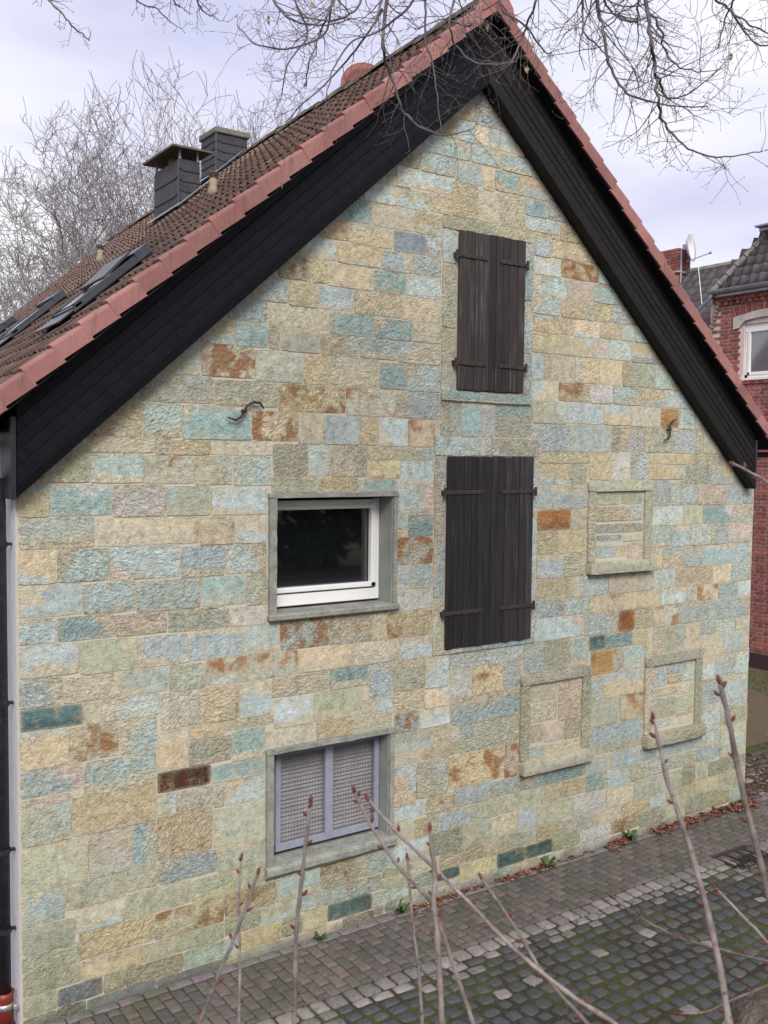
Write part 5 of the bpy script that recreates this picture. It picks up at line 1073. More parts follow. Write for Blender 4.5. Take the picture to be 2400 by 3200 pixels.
b = MB(); b.tube([(XE-.06,.10,4.36,.048), (XE-.05,.10,4.28,.048), (-.18,.12,4.16,.05), (-.095,.12,4.06,.05), (-.085,.12,3.9,.05), (-.085,.12,.25,.05)], 12)
dp = b.build('downpipe', MAT['pipe'], house, True)
for zz in (3.62, 2.45, 1.35, .75):
    b = MB(); b.tube([(-.085,.12,zz-.02,.056), (-.085,.12,zz+.02,.056)], 12); b.box(-.05, .0, .105, .135, zz-.01, zz+.01); b.build('pipe_clip', MAT['pipe'], dp)
b = MB(); b.tube([(-.085,.12,-.02,.066), (-.085,.12,.24,.066), (-.085,.12,.28,.073)], 14); b.build('standpipe', MAT['redpipe'], dp, True)
b = MB(); b.tube([(-.085,.12,.16,.070), (-.085,.12,.205,.070)], 14); b.bevbox(-.04, .0, .03, .06, .16, .205, .004); b.build('clamp', MAT['galv'], dp, True)
b = MB(); b.tube([(W+.07,.16,3.9,.05), (W+.07,.16,.02,.05)], 10); b.tube([(W+.07,.16,3.72,.06), (W+.07,.16,3.76,.06)], 10); b.build('downpipe', MAT['pipe'], house, True)

# ------------------------------------------------------------------ red satellite dish behind the ridge
def dish(name, loc, rx, rz, az, el, mat, label, arm=True, parent_tilt=0):
    root = tag(empty(name, loc), label, 'satellite dish')
    root.rotation_euler = (0, 0, az)
    b = MB(); n = 24; m_ = 5
    for back in (0, 1):
        for j in range(m_+1):
            r_ = j/m_
            for i in range(n): a = 2*math.pi*i/n; b.v.append((rx*r_*math.cos(a), -.12*(r_*r_)+.012*back+.10, rz*r_*math.sin(a)))
    o_ = (m_+1)*n
    for j in range(m_):
        for i in range(n):
            a, c, d_, e = j*n+i, j*n+(i+1) % n, (j+1)*n+(i+1) % n, (j+1)*n+i
            b.f.append((a, c, d_, e)); b.f.append((o_+e, o_+d_, o_+c, o_+a))
    for i in range(n): b.f.append((m_*n+i, m_*n+(i+1) % n, o_+m_*n+(i+1) % n, o_+m_*n+i))
    d = b.build('reflector', mat, root, True); d.rotation_euler = (el, 0, 0)
    if arm:
        b = MB(); b.tube([(0,.10,-rz*.95,.014), (0,-.45,-rz*.55,.012)], 6); b.tube([(0,-.44,-rz*.56,.03), (0,-.50,-rz*.50,.035)], 8); b.build('feed_arm', MAT['zinc'], root)
    b = MB(); b.tube([(0,.14,0,.025), (0,.24,-.06,.025), (0,.24,-rz-.5,.025)], 8); b.bevbox(-.06,.06,.10,.2,-.07,.07,.01); b.build('mast', MAT['zinc'], root)
    return root
dish('satellite_dish', (4.78, 2.75, 8.73), .30, .33, math.radians(-25), math.radians(-15), MAT['reddish'], 'red-brown satellite dish showing above the mossy ridge', arm=False)

# ------------------------------------------------------------------ neighbouring brick house
nb = tag(empty('brick_house', (16, 5, 0)), 'red brick house with dark tiled mansard roof behind the stone house', 'house')
nbi = nb.matrix_world.inverted() if False else Matrix.Translation((-16, -5, 0))
def nmesh(b, name, mat, parent=nb, smooth=False):
    if parent is nb: b.v = [(p[0]-16, p[1]-5, p[2]) for p in b.v]
    return b.build(name, mat, parent, smooth)
XN = 16.0
WIN = (4.0, 5.30, 6.03, 7.15)
b = MB()
for (ya, yb_, za, zb) in ((-4, WIN[0], -.1, 7.85), (WIN[1], 6.15, -.1, 7.85), (WIN[0], WIN[1], -.1, WIN[2]), (WIN[0], WIN[1], WIN[3], 7.85)):
    b.box(XN+.012, XN+.3, ya, yb_, za, zb)
b.box(XN+.02, XN+.3, 6.15, 9.5, -.1, 6.6); b.box(XN+.3, 24, 9.4, 9.5, -.1, 6.6); b.box(XN+.3, 24, -4, -3.9, -.1, 7.85)
wall_n = nmesh(b, 'brick_wall', MAT['brickmortar'])
bc = [(.275,.085,.068), (.315,.105,.084), (.225,.070,.060), (.285,.118,.095), (.175,.060,.055), (.345,.130,.10)]
bms = []
for L_ in (.24, .115):
    for i in range(6):
        m_ = MB(); m_.bevbox(-.007, .05, 0, L_-.008, 0, .0565, .003, jit=.002); m_.c = [tuple(v*ru(.85,1.15) for v in bc[i])]*len(m_.v); bms.append(m_.mesh('brick', MAT['brick']))
spots = []
zz = .02; row = 0
while zz < 7.80:
    y = 3.6-(.125 if row % 2 else .0); k = 0
    while y < 8.2:
        hd = (row % 2 == 1)
        L_ = .115 if hd else .24
        if not (WIN[0]-.02 < y+L_ and y < WIN[1]+.02 and WIN[2]-.13 < zz+.06 and zz < WIN[3]+.22) and (y+L_ < 6.13 or zz < 6.5):
            spots.append((y+ru(-.003,.003), zz+ru(-.002,.002), (6 if hd else 0)+random.randrange(6)))
        y += L_+.0155
    zz += .0755; row += 1
def vis_n(y, z):
    d = Vector((XN, y, z))-CAM; w = d.dot(_f); return 2195 < 1200+d.dot(_r2)/w*3018.76 < 2420
spots.sort(key=lambda s: (not vis_n(s[0]+.1, s[1]), abs(s[1]-4.0)))
restb = MB(); nb_ = 0
seen = [s for s in spots if vis_n(s[0]+.1, s[1])]
step = max(1, len(seen)//300)
for i, (y, z, vi) in enumerate(spots):
    me = bms[vi]
    if i < len(seen) and nb_ < 300 and (z > 5.0 or z < 3.2): o = link('brick', me, wall_n); o.location = (XN-16, y-5, z); nb_ += 1
    else:
        n = len(restb.v); col = tuple(me.attributes['col'].data[0].color)[:3]
        for vtx in me.vertices: restb.v.append((vtx.co.x+XN-16, vtx.co.y+y-5, vtx.co.z+z)); restb.c.append(col)
        for pl in me.polygons: restb.f.append(tuple(k+n for k in pl.vertices))
tag(restb.build('more_bricks', MAT['brick'], wall_n), kind='stuff')
b = MB(); b.box(XN-.02, XN+.1, -4, 9.4, -.05, .30); b.c = []; b.c = [(.05,.028,.028)]*len(b.v); nmesh(b, 'plinth', MAT['brick'])
# arch of upright bricks over the window, pale lintel ends, sill course, dentils
for i in range(22):
    t = (i+.5)/22; yc = 4.05+1.5*t; rise = .10*math.sin(math.pi*min(1, t)); tilt = (t-.5)*.5
    m_ = MB(); m_.bevbox(XN-.016, XN+.05, -.027, .027, 0, .22, .004, mat=Matrix.Translation((0, yc, 7.30+rise)) @ Matrix.Rotation(-tilt, 4, 'X')); m_.c = [tuple(v*ru(.85,1.15) for v in bc[i % 6])]*len(m_.v)
    nmesh(m_, 'arch_brick', MAT['brick'])
b = MB()
n = 10
for i in range(n+1):
    t = i/n; yy = 5.55-1.5*t; z_ = 7.19+.10*math.sin(math.pi*min(1, t+.0)); e = .02*mnoise.noise((t*7, 1.1, 0))
    b.v += [(XN-.035+e, yy, z_-.03+(-.10 if i < 2 else 0)), (XN-.035+e, yy, z_+.12+e), (XN+.05, yy, z_+.12), (XN+.05, yy, z_-.03)]
for i in range(n):
    for k in range(3): b.f.append((i*4+k, (i+1)*4+k, (i+1)*4+k+1, i*4+k+1))
b.f.append((0,1,2,3))
recalc(nmesh(b, 'pale_lintel', MAT['sill_white']))
for i in range(14):
    yc = 4.0+i*.1; m_ = MB(); m_.bevbox(XN-.03, XN+.06, yc+.003, yc+.097, 5.90, 5.985, .005); m_.c = [tuple(v*ru(.7,1.0) for v in bc[(i*5) % 6])]*len(m_.v); nmesh(m_, 'sill_brick', MAT['brick'])
for i in range(13):
    yc = 4.1+i*.145; m_ = MB(); m_.bevbox(XN-.05, XN+.02, yc, yc+.07, 7.60, 7.665, .004); m_.c = [bc[i % 6]]*len(m_.v); nmesh(m_, 'dentil', MAT['brick'])
for r_, (pz, pr) in enumerate(((7.675, .055), (7.75, .075))):
    for i in range(22):
        yc = 4.0+i*.094; m_ = MB(); m_.bevbox(XN-pr, XN+.02, yc+.003, yc+.089, pz, pz+.066, .004); m_.c = [tuple(v*ru(.8,1.1) for v in bc[(i*7+r_) % 6])]*len(m_.v); nmesh(m_, 'cornice_brick', MAT['brick'])
# slanting brick shoulder at the left edge of the wall
for i in range(11):
    t = i/10; yc = 5.93+.26*t; zc_ = 7.66-.80*t
    m_ = MB(); m_.bevbox(XN-.06, XN+.06, -.05, .05, -.03, .03, .006, mat=Matrix.Translation((0, yc, zc_)) @ Matrix.Rotation(.35, 4, 'X')); m_.c = [tuple(v*ru(.7,1.1) for v in (.30,.22,.19))]*len(m_.v); nmesh(m_, 'verge_brick', MAT['brick'])
# window
b = MB(); ya, yb_, za, zb = WIN
b.bevbox(XN+.06, XN+.14, yb_-.075, yb_, za, zb, .006); b.bevbox(XN+.06, XN+.14, ya, ya+.075, za, zb, .006); b.bevbox(XN+.06, XN+.14, ya, yb_, za, za+.075, .006); b.bevbox(XN+.05, XN+.14, ya, yb_, zb-.17, zb, .006)
b.bevbox(XN+.045, XN+.10, yb_-.125, yb_-.065, za+.06, zb-.15, .005); b.bevbox(XN+.045, XN+.10, ya+.06, yb_-.065, za+.06, za+.12, .005)
wn_ = nmesh(b, 'window', MAT['pvc'])
b = MB(); b.box(XN+.085, XN+.09, ya, yb_, za, zb); b.v = [(p[0]-16, p[1]-5, p[2]) for p in b.v]; b.build('pane', MAT['glass2'], wn_)
b = MB(); b.box(XN-.04, XN+.1, ya-.04, yb_+.05, za-.05, za-.003); b.v = [(p[0]-16, p[1]-5, p[2]) for p in b.v]; b.build('sill', MAT['pvc'], wn_)
# mansard face with pantiles, hip at its left, gutter at its foot
b = MB(); b.add([(XN-.12,-4,7.86), (XN-.12,6.02,7.86), (XN+.42,5.05,9.05), (XN+.42,-4,9.05)], [(0,1,2,3)]); b.add([(XN-.12,6.02,7.86), (XN+1.2,6.9,7.86), (XN+.42,5.05,9.05)], [(0,1,2)])
mans = nmesh(b, 'mansard_roof', MAT['darktile'])
dtile = pantile_mesh((.07,.06,.06), 'mansard_tile', .22, .30, .02, .022, 10, MAT['darktile'], 1)
slope_l = math.hypot(.54, 1.19); ey = Vector((.54, 0, 1.19)).normalized(); ex = Vector((0, -1, 0)); ez = ex.cross(ey)
if ez.x > 0: ez = -ez
for r_ in range(6):
    s = r_*.225
    for c_ in range(14):
        y = 6.0-.22*c_; 
        if y-.22 > 6.02-.97*(s+.05)/slope_l or y < 3.9: continue
        y = min(y, 6.02-.97*(s+.02)/slope_l+.06)
        p = Vector((XN-.13-16, y-5, 7.87))+ey*s-ez*-.03
        m = Matrix.Identity(4)
        for q in range(3): m[q][0] = ex[q]; m[q][1] = ey[q]; m[q][2] = ez[q]; m[q][3] = p[q]
        o = link('roof_tile', dtile, mans); o.matrix_local = m @ Matrix.Rotation(.07, 4, 'X')
for i in range(7):
    t = i/6.5; a = Vector((XN-.15, 6.04, 7.86)).lerp(Vector((XN+.40, 5.06, 9.06)), t); c_ = Vector((XN-.15, 6.04, 7.86)).lerp(Vector((XN+.40, 5.06, 9.06)), min(1, t+.17))
    m_ = MB(); m_.tube([(a.x-16, a.y-5, a.z, .085), (c_.x-16, c_.y-5, c_.z, .06)], 8); m_.build('hip_tile', MAT['hip'], mans)
m_ = MB(); m_.bevbox(XN+.15, XN+.75, -4, 5.13, 9.05, 9.13, .01); m_.bevbox(XN+.05, XN+.75, -4, 5.17, 9.13, 9.17, .006); nmesh(m_, 'roof_edge_flashing', MAT['zinc'])
g_ = gutter('rain_gutter', XN-.17, 7.92, -4, 6.06, .085, MAT['zinc'], nb); g_.location = (-16, -5, 0)
m_ = MB(); m_.box(XN-.11, XN-.08, -4, 6.0, 7.78, 7.90); nmesh(m_, 'fascia', MAT['zinc'])
m_ = MB(); m_.tube([(XN-.17,6.0,7.86,.045), (XN-.15,6.05,7.76,.045), (XN-.02,6.55,7.52,.045), (XN,6.6,7.42,.045)], 8); nmesh(m_, 'downpipe', MAT['zinc'], nb, True)
m_ = MB(); m_.box(XN-.02, XN+.03, 6.42, 6.62, 6.7, 7.45); nmesh(m_, 'slate_cheek', MAT['slate'])
# rear roof: ridge runs away from the viewer, tiled slope faces the lane
RX, RZ = 18.5, 9.0
b = MB(); b.add([(RX,6.2,RZ), (RX,10.5,RZ+.05), (RX-2.3,10.5,6.6), (RX-2.3,6.2,6.6), (RX+2.3,6.2,6.6), (RX+2.3,10.5,6.6)], [(0,1,2,3), (1,0,4,5)]); rear = nmesh(b, 'rear_roof', MAT['darktile'])
ey = Vector((2.3, 0, RZ-6.6)).normalized(); ex = Vector((0, -1, 0)); ez = ex.cross(ey)
if ez.z < 0: ez = -ez
rt2 = pantile_mesh((.07,.06,.06), 'rear_roof_tile', .25, .36, .022, .02, 10, MAT['darktile'], 1)
for r_ in range(12):
    for c_ in range(17):
        p = Vector((RX-2.3-16, 10.4-.25*c_-5, 6.6))+ey*(r_*.275)+ez*.03
        m = Matrix.Identity(4)
        for q in range(3): m[q][0] = ex[q]; m[q][1] = ey[q]; m[q][2] = ez[q]; m[q][3] = p[q]
        o = link('roof_tile', rt2, rear); o.matrix_local = m @ Matrix.Rotation(.06, 4, 'X')
for i in range(11):
    m_ = MB(); y = 6.2+i*.39; m_.tube([(RX-16, y-5, RZ+.02, .10), (RX-16, y+.41-5, RZ+.03, .085)], 8); m_.build('ridge_tile', MAT['hip'], rear)
# chimney of brick courses
b = MB(); b.box(18.15, 18.62, 8.77, 9.42, 8.2, 9.58); ch = nmesh(b, 'chimney', MAT['brickmortar'])
for r_ in range(18):
    zz = 8.25+r_*.0755
    for q in range(3):
        for (face) in (0, 1):
            if face == 0: a = 8.75+.222*q; bb = (18.13, 18.2, a+.004, a+.218, zz, zz+.065)
            else:
                if q == 2: continue
                a = 18.13+.245*q; bb = (a+.004, a+.241, 8.752, 8.80, zz+.001, zz+.064)
            m_ = MB(); m_.bevbox(*bb, .004); m_.c = [tuple(v*ru(.9,1.25) for v in bc[random.randrange(6)])]*len(m_.v); m_.v = [(p[0]-16, p[1]-5, p[2]) for p in m_.v]; m_.build('brick', MAT['brick'], ch)
m_ = MB(); m_.bevbox(18.08, 18.68, 8.70, 9.47, 8.98, 9.03, .01); nmesh(m_, 'chimney_flashing', MAT['zinc'])
dish('satellite_dish', (18.3, 8.50, 9.60), .33, .37, math.radians(22), math.radians(-6), MAT['dishwhite'], 'light grey satellite dish on the brick chimney')
# stay wire from the dish down to the gutter
m_ = MB(); m_.tube([(18.25-16, 8.25-5, 9.2, .008), (16.5-16, 6.75-5, 7.75, .008)], 5); m_.build('stay_wire', MAT['pvc'], nb)

# ------------------------------------------------------------------ drain grate
gr = tag(empty('drain_grate', (7.28, -1.03, 0.0)), 'dark cast-iron drain grate with curved bars in the lane', 'drain')
b = MB(); b.bevbox(-.30, .30, -.20, -.17, 0, .02, .004); b.bevbox(-.30, .30, .17, .20, 0, .02, .004); b.bevbox(-.30, -.27, -.17, .17, 0, .02, .004); b.bevbox(.27, .30, -.17, .17, 0, .02, .004); b.build('frame', MAT['iron'], gr)
for i in range(11):
    x0_ = -.25+i*.05; b = MB(); pts = []
    for j in range(7): t = j/6; pts.append((x0_+.05*math.sin(math.pi*t), -.17+.34*t))
    for j in range(6):
        (a, c), (d, e) = pts[j], pts[j+1]; w = .010
        b.add([(a-w,c,.0), (a+w,c,.0), (d+w,e,.0), (d-w,e,.0), (a-w,c,.021), (a+w,c,.021), (d+w,e,.021), (d-w,e,.021)], [(4,5,6,7), (0,4,7,3), (1,2,6,5), (0,1,5,4), (3,7,6,2)])
    b.build('bar', MAT['iron'], gr)
b = MB(); b.box(-.27, .27, -.17, .17, -.02, .0085); b.build('drain_pit', MAT['dark'], gr)

# ------------------------------------------------------------------ fallen leaves, weeds
lf = MB()
def leaf(x, y, z, s):
    a = ru(0, 6.28); t = ru(-.7, .7); c = random.choice([(.16,.055,.032), (.21,.075,.042), (.26,.11,.07), (.12,.045,.03), (.31,.17,.11), (.18,.06,.045)])
    ca, sa = math.cos(a), math.sin(a); pts = []
    for (u, v, h) in ((-1, 0, .0), (-.2, -.5, .25), (.5, -.38, .2), (1, 0, .05), (.5, .4, .3), (-.2, .52, .35), (0, 0, 0)):
        u *= s; v *= s; pts.append((x+u*ca-v*sa, y+u*sa+v*ca, z+h*s*1.3+abs(t)*.35*(u+s)))
    lf.add(pts, [(0,1,6), (1,2,6), (2,3,6), (3,4,6), (4,5,6), (5,0,6)], c)
for (xa, xb, n, sp, hh) in ((3.55, 3.9, 50, .06, .03), (3.9, 4.5, 60, .03, .02), (4.6, 5.4, 130, .05, .03), (5.5, 6.0, 22, .03, .01), (6.2, 6.55, 80, .06, .04), (6.95, 7.45, 130, .07, .05), (7.5, 8.3, 170, .07, .05), (8.3, 8.85, 260, .10, .06)):
    for i in range(n):
        x = ru(xa, xb); leaf(x, -abs(random.gauss(0.0, sp))-.012, .016+ru(0, hh)*rnd(), ru(.016, .034))
for i in range(700):
    x = random.gauss(10.0, .9); y = random.gauss(.35, .55)
    if x < 8.95: continue
    leaf(x, y, .0+ru(0, .03), ru(.02, .04))
for i in range(260): leaf(ru(9.2, 15), ru(-3, 4.5), .0, ru(.015, .03))
for i in range(140): leaf(ru(.5, 11), ru(-3.8, -.15), .022, ru(.007, .014))
tag(lf.build('fallen_leaves', MAT['litter']), 'brown fallen leaves drifted along the foot of the stone wall', 'leaves', kind='stuff')
def weed(x, y, s, n, label):
    root = tag(empty('weed', (x, y, .012)), label, 'plant', 'weeds at the foot of the wall')
    for i in range(n):
        a = ru(0, 6.28); L_ = s*ru(.6, 1.2); w = L_*ru(.10, .2); up = ru(.3, 1.1); b = MB(); ca, sa = math.cos(a), math.sin(a)
        for (t, ww, z) in ((0, .3, 0), (.4, 1, .75), (.75, .8, 1.0), (1, .06, .85)):
            for sg in (-1, 1): b.v.append((L_*t*ca-sg*w*ww*sa, min(L_*t*sa+sg*w*ww*ca, .0-y-.005), L_*up*z))
        b.f = [(0,1,3,2), (2,3,5,4), (4,5,7,6)]; b.build('leaf', MAT['weed'], root, True)
weed(2.53, -.07, .07, 16, 'small bright green weed at the wall foot below the mesh window')
weed(3.45, -.05, .10, 14, 'tall green weed at the wall foot left of the leaf drift')
weed(5.30, -.07, .11, 18, 'green weed amid brown leaves below the middle walled-up window')
weed(6.60, -.06, .13, 22, 'dense dark green weed by the wall near the far corner')
weed(8.15, -.06, .08, 10, 'small weed in the leaf drift at the house corner')
weed(1.9, -.9, .03, 6, 'tiny weed between the pale setts')

# ------------------------------------------------------------------ bare shrub in the foreground
shrub = tag(empty('bare_shrub', (-.4, -5.6, 2.0)), 'leafless shrub of long pale shoots with dark red buds in the foreground', 'shrub')
so_ = Vector((-.4, -5.6, 2.0))
def smooth_pts(pts, n=4):
    out = []
    P_ = [Vector(p) for p in pts] if len(pts[0]) == 3 else [Vector(p[:4]) for p in pts]
    for i in range(len(P_)-1):
        p0, p1, p2, p3 = P_[max(i-1, 0)], P_[i], P_[i+1], P_[min(i+2, len(P_)-1)]
        for k in range(n):
            t = k/n; out.append(0.5*((2*p1)+(p2-p0)*t+(2*p0-5*p1+4*p2-p3)*t*t+(3*p1-p0-3*p2+p3)*t*t*t))
    out.append(P_[-1]); return [tuple(q) for q in out]
def budmesh():
    b = MB(); rr = [(0, .2), (.25, .8), (.5, 1.0), (.75, .7), (1.0, .08)]; n = 6
    for (t, r_) in rr:
        for k in range(n): a = 6.283*k/n; b.v.append((r_*.30*math.cos(a), r_*.30*math.sin(a), t))
    for i in range(4):
        for k in range(n): b.f.append((i*n+k, i*n+(k+1) % n, (i+1)*n+(k+1) % n, (i+1)*n+k))
    return b.mesh('bud', MAT['bud'], True)
BUD = budmesh()
def put_bud(p, d, s, parent, off):
    o = link('bud', BUD, parent); q = d.to_track_quat('Z', 'Y')
    o.matrix_local = Matrix.LocRotScale(Vector(p)-off, q, Vector((s*.8, s*.8, s)))
for pts in SHOOTS:
    sm = smooth_pts(pts, 5)
    # run the shoot on below the frame down to the bank
    e = Vector(sm[-1][:3]); d = (e-Vector(sm[-4][:3])).normalized(); tail = []
    for k in range(1, 7):
        d = (d+Vector((0, -.05, -.35))).normalized(); e = e+d*.22; tail.append((e.x, e.y, e.z, sm[-1][3]*(1+.08*k)))
        if e.z < hgt(e.x, e.y): break
    full = sm+tail; n = len(full)
    full = [(p[0]+.0011*mnoise.noise((i*1.7, p[2]*3, 1)), p[1]+.001*mnoise.noise((i*.9, 5, 1)), p[2]+.0015*mnoise.noise((i*1.7, 2, p[0]*3)), max(.0012, .76*p[3]*(1+.16*mnoise.noise((i*1.3, p[0]*9, 4))+(.22 if i % 3 == 2 else 0)))) for i, p in enumerate(full)]
    b = MB(); b.tube([(p[0]-so_.x, p[1]-so_.y, p[2]-so_.z, p[3]) for p in full], 8)
    st_ = b.build('shoot', MAT['bark'], shrub, True)
    r0 = sm[0][3]; t0 = (Vector(sm[0][:3])-Vector(sm[1][:3])).normalized()
    put_bud(sm[0][:3], t0, .011+r0*1.2, st_, so_)
    for k in range(2): put_bud(Vector(sm[0][:3])-t0*.004*(k+1), (t0+Vector((ru(-.8,.8), ru(-.8,.8), .1))).normalized(), .009+r0, st_, so_)
    sgn = 1; i = 2
    while i < len(sm)-1:
        p = Vector(sm[i][:3]); t = (Vector(sm[i-1][:3])-p).normalized(); sidev = t.cross(_f).normalized()*sgn; sgn = -sgn
        put_bud(p+sidev*sm[i][3]*.8, (t*.9+sidev*.7+_f*ru(-.3,.3)).normalized(), ru(.009, .014), st_, so_); i += random.choice((2, 3, 3, 4))

# ------------------------------------------------------------------ overhanging linden (trunk just right of the view)
TB = Vector((1.75, -6.35, .9))
lind = tag(empty('linden_tree', TB), 'bare linden whose drooping twigs hang into the top of the picture', 'tree')
b = MB(); sides = 22; hs = [(.0, .62), (.12, .50), (.3, .40), (.6, .33), (1.2, .29), (2.5, .26), (4.2, .23), (6.4, .19), (7.6, .15)]
for j, (h, r_) in enumerate(hs):
    for k in range(sides):
        a = 6.283*k/sides; fl = 1+(.30*math.cos(3*a+.8)+.16*math.cos(7*a))*max(0, 1-h/.8)+.06*math.cos(11*a+h)
        b.v.append((r_*fl*math.cos(a)+.16*h, r_*fl*math.sin(a)-.12*h, h))
for j in range(len(hs)-1):
    for k in range(sides): b.f.append((j*sides+k, j*sides+(k+1) % sides, (j+1)*sides+(k+1) % sides, (j+1)*sides+k))
b.build('trunk', MAT['trunk'], lind, True)
cr = MB(); lv = MB(); bd = MB()
def bud_at(p, r_):
    x, y, z = p
    bd.add([(x,y,z+r_*1.3), (x+r_,y,z), (x,y+r_,z), (x-r_,y,z), (x,y-r_,z), (x,y,z-r_*1.3)], [(0,1,2), (0,2,3), (0,3,4), (0,4,1), (5,2,1), (5,3,2), (5,4,3), (5,1,4)])
def dryleaf(p):
    s = ru(.018, .032); a = ru(0, 6.28); ca, sa = math.cos(a), math.sin(a); q = []
    for (u, h, w) in ((0, 0, .1), (.25, -.5, .55), (.15, -1.1, .5), (.4, -1.7, .08)):
        for sg in (-1, 1): q.append((p[0]+s*(u*ca-sg*w*sa), p[1]+s*(u*sa+sg*w*ca), p[2]+s*h))
    lv.add(q, [(0,1,3,2), (2,3,5,4), (4,5,7,6)])
def twig(p, d, L_, r_, depth_, curl):
    n = max(4, int(L_/.035)); pts = [(p.x, p.y, p.z, r_)]; q = p.copy(); d = d.normalized(); kids = []
    for i in range(n):
        d = (d+Vector((ru(-.22,.22), ru(-.22,.22), ru(-.22,.22)))+Vector((0, 0, curl*.10))).normalized(); q = q+d*(L_/n)
        rr = r_*(1-.62*(i+1)/n); pts.append((q.x, q.y, q.z, rr)); kids.append((q.copy(), d.copy(), rr))
    cr.tube([(a-TB.x, b_-TB.y, c_-TB.z, e) for a, b_, c_, e in pts], 4 if depth_ < 1 else 3, False)
    bud_at((q.x-TB.x, q.y-TB.y, q.z-TB.z), max(.0030, r_*.7))
    if depth_ < 2:
        for i, (kp, kd, kr) in enumerate(kids):
            if i == 0 or random.random() > (.42 if depth_ == 0 else .28): continue
            ax = Vector((ru(-1,1), ru(-1,1), ru(-1,1))).normalized(); side_v = kd.cross(ax).normalized()
            twig(kp, kd*ru(.5,1.0)+side_v*ru(.6,1.1), L_*ru(.28,.55), max(.0015, kr*.68), depth_+1, ru(-.4, 1.0))
    if depth_ > 0 and random.random() < .004: dryleaf((q.x-TB.x, q.y-TB.y, q.z-TB.z))
for li, L_ in enumerate(LIMBS):
    sm = smooth_pts(L_, 6); n = len(sm)
    # carry the limb back up to the crown above the frame
    p0 = Vector(sm[0][:3]); hub = TB+Vector((.9, .9, 7.2)); pre = []
    if li not in (2, 6, 9, 12):
        for k in range(8):
            t = k/8; q = hub.lerp(p0, t)+Vector((0, 0, 1.0*math.sin(math.pi*t))); pre.append((q.x, q.y, q.z, .05*(1-t)+max(sm[0][3], .004)*t))
    full = pre+[(p[0]+.006*mnoise.noise((i*.5, li, 0)), p[1]+.02*mnoise.noise((i*.4, li, 5)), p[2]+.006*mnoise.noise((i*.5, li, 9)), p[3]) for i, p in enumerate(sm)]
    cr.tube([(a-TB.x, b_-TB.y, c_-TB.z, e) for a, b_, c_, e in full], 6, False)
    i = 2; dens = 2 if li > 10 else 2
    while i < n-1:
        p = Vector(sm[i][:3]); t = (Vector(sm[min(i+1, n-1)][:3])-Vector(sm[i-1][:3])).normalized()
        for rep in range(1):
            ax = Vector((ru(-1,1), ru(-1,1), ru(-1,1))).normalized(); sv_ = t.cross(_f*.8+ax*.5).normalized()*random.choice((-1, 1))
            twig(p, t*ru(.5,1.1)+sv_*ru(.5,1.0), ru(.12, .38) if li < 22 else ru(.05, .14), max(.0016, sm[i][3]*.42), 0, ru(-.6, .9))
        i += random.choice((1, 2, 3))
    e = Vector(sm[-1][:3]); twig(e, (e-Vector(sm[-3][:3])).normalized(), .15, max(.002, sm[-1][3]), 0, .4)
cro = cr.build('crown', MAT['limb'], lind, True)
bd.build('buds', MAT['limb'], lind); lv.build('withered_leaves', MAT['dryleaf'], lind)

# ------------------------------------------------------------------ cut, bark-covered trunk at the foot of the bank
ST0 = Vector((1.05, -5.42, 0.0)); ST0.z = hgt(ST0.x, ST0.y)-.1
stp = tag(empty('tree_stump', ST0), 'rough bark-covered trunk stump cut off in the bottom right corner', 'tree stump')
b = MB(); sides = 44; top_z = 2.42-ST0.z; rows = 16
for j in range(rows+3):
    h = top_z*min(1.0, j/rows); sc = (1.0, .8, .35)[j-rows] if j >= rows else 1.0
    for k in range(sides):
        a = 6.283*k/sides; r_ = (.185+.10*max(0, 1-h/.7))*(1+.10*mnoise.noise((math.cos(a)*2.2, math.sin(a)*2.2, h*.8))+.16*mnoise.noise((math.cos(a)*6, math.sin(a)*6, h*2.5)))
        b.v.append((r_*sc*math.cos(a)+.05*h, r_*sc*math.sin(a), h+(.03*(j-rows) if j > rows else 0)+.02*mnoise.noise((a*3, j, 0))))
for j in range(rows+2):
    for k in range(sides): b.f.append((j*sides+k, j*sides+(k+1) % sides, (j+1)*sides+(k+1) % sides, (j+1)*sides+k))
b.f.append(tuple((rows+2)*sides+k for k in range(sides)))
b.build('trunk', MAT['trunk'], stp, True)

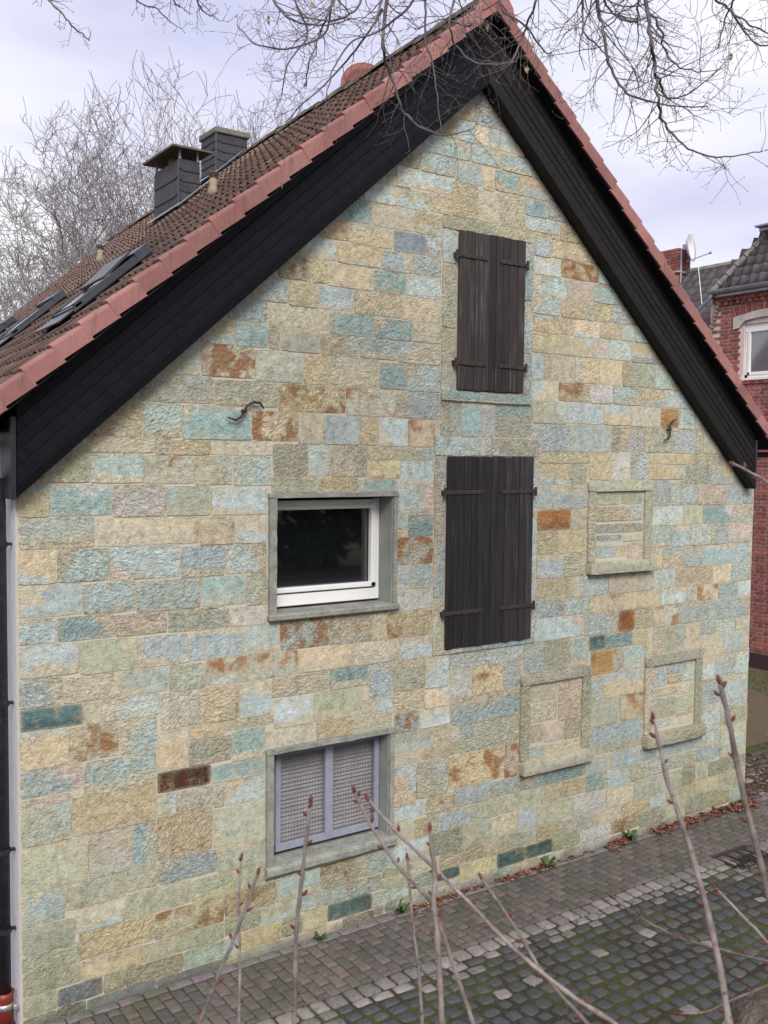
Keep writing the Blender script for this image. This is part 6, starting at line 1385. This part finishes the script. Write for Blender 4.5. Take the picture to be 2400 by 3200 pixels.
# ------------------------------------------------------------------ bare trees behind the house
def far_tree(x, y, h, spread, label, seed, nmain=7, top=True):
    random.seed(seed)
    root = tag(empty('walnut_tree', (x, y, 0)), label, 'tree', 'bare trees behind the house')
    tr = MB(); hb = h*.34
    tr.tube([(0, 0, -.2, .34), (.1, .05, hb*.5, .27), (.0, .1, hb, .24)], 8); cw = MB()
    def grow(p, d, L_, r_, lev):
        n = 5 if lev < 3 else 4; pts = [(p.x, p.y, p.z, r_)]; q = p.copy(); d = d.normalized(); mids = []
        wob = (.22, .30, .42, .5, .55)[min(lev, 4)]
        for i in range(n):
            d = (d+Vector((ru(-wob,wob), ru(-wob,wob), ru(-wob,wob)))+Vector((0, 0, .10 if lev < 4 else .16))).normalized(); q = q+d*(L_/n)
            pts.append((q.x, q.y, q.z, max(.0095, r_*(1-.5*(i+1)/n)))); mids.append((q.copy(), d.copy(), pts[-1][3]))
        cw.tube(pts, 5 if lev < 2 else 3, False)
        if lev >= 4: return
        for i, (mp, md, mr) in enumerate(mids):
            last = i == n-1
            for rep in range(2 if last else 1):
                if not last and random.random() < (.20 if lev > 0 else .15): continue
                ax = Vector((ru(-1,1), ru(-1,1), ru(-.6,1))).normalized(); sv_ = md.cross(ax).normalized()
                grow(mp, md*ru(.7,1.1)+sv_*ru(.55,1.0), L_*ru(.50,.72), max(.0095, mr*.64), lev+1)
    for i in range(nmain):
        a = 6.283*(i+ru(-.3,.3))/nmain; el = ru(.35, 1.25)
        grow(Vector((0, .1, hb*ru(.75, 1.0))), Vector((math.cos(a)*math.cos(el)*spread, math.sin(a)*math.cos(el)*spread, math.sin(el))), h*ru(.26, .33), .135, 0)
    tr.build('trunk', MAT['fartwig'], root, True); cw.build('crown', MAT['fartwig'], root, True)
    random.seed(seed+99); return root
far_tree(10.9, 27, 18.4, 1.0, 'bare tree behind the roof, left of the chimneys', 11)
far_tree(6.6, 25, 13.6, 1.15, 'bare tree at the left edge behind the roof', 23)
far_tree(15.6, 31, 21.5, 0.95, 'bare tree behind the roof beyond the two chimneys', 31)
far_tree(19.8, 35, 20.6, 0.85, 'bare tree showing just right of the capped chimney', 47)

random.seed(77)

# ------------------------------------------------------------------ what the window reflects: hedge and red shrub across the road
def leafmass(name, c, size, n, leafs, mat, label, cat, stem_mat=MAT['trunk']):
    root = tag(empty(name, (c[0], c[1], c[2])), label, cat); b = MB()
    for i in range(n):
        while True:
            p = Vector((ru(-1,1), ru(-1,1), ru(-1,1)))
            if p.length < 1+.25*mnoise.noise(p*2.5): break
        p = p.normalized()*(p.length**.45); x, y, z = p.x*size[0], p.y*size[1], (p.z+1)*size[2]
        a = Vector((ru(-1,1), ru(-1,1), ru(-1,1))).normalized()*leafs*ru(.6,1.3); e = a.orthogonal().normalized()*leafs*ru(.3,.6)
        q = Vector((x, y, z)); b.add([q-a, q+e, q+a, q-e], [(0,1,2,3)])
    b.build('foliage', mat, root); t = MB(); t.tube([(0, 0, -.3, .14), (.05, .02, size[2]*.7, .10), (0, 0, size[2]*1.5, .05)], 7); t.build('trunk', stem_mat, root); return root
for i, xx in enumerate((-3, 1.5, 6, 10.5, 15, 19.5, 24)):
    leafmass('evergreen_tree', (xx+ru(-.6,.6), -21.5+ru(-.8,.8), .4), (3.0, 2.2, 3.6+ru(-.3,.6)), 3800, .26, MAT['hedge'], 'dark evergreen tree across the road, seen only mirrored in the upper window', 'tree')['group'] = 'evergreens mirrored in the window'
leafmass('red_shrub', (4.4, -9.6, .45), (.9, .8, 1.0), 2400, .06, MAT['redleaf'], 'dark red leafed shrub mirrored in the upper window', 'shrub')
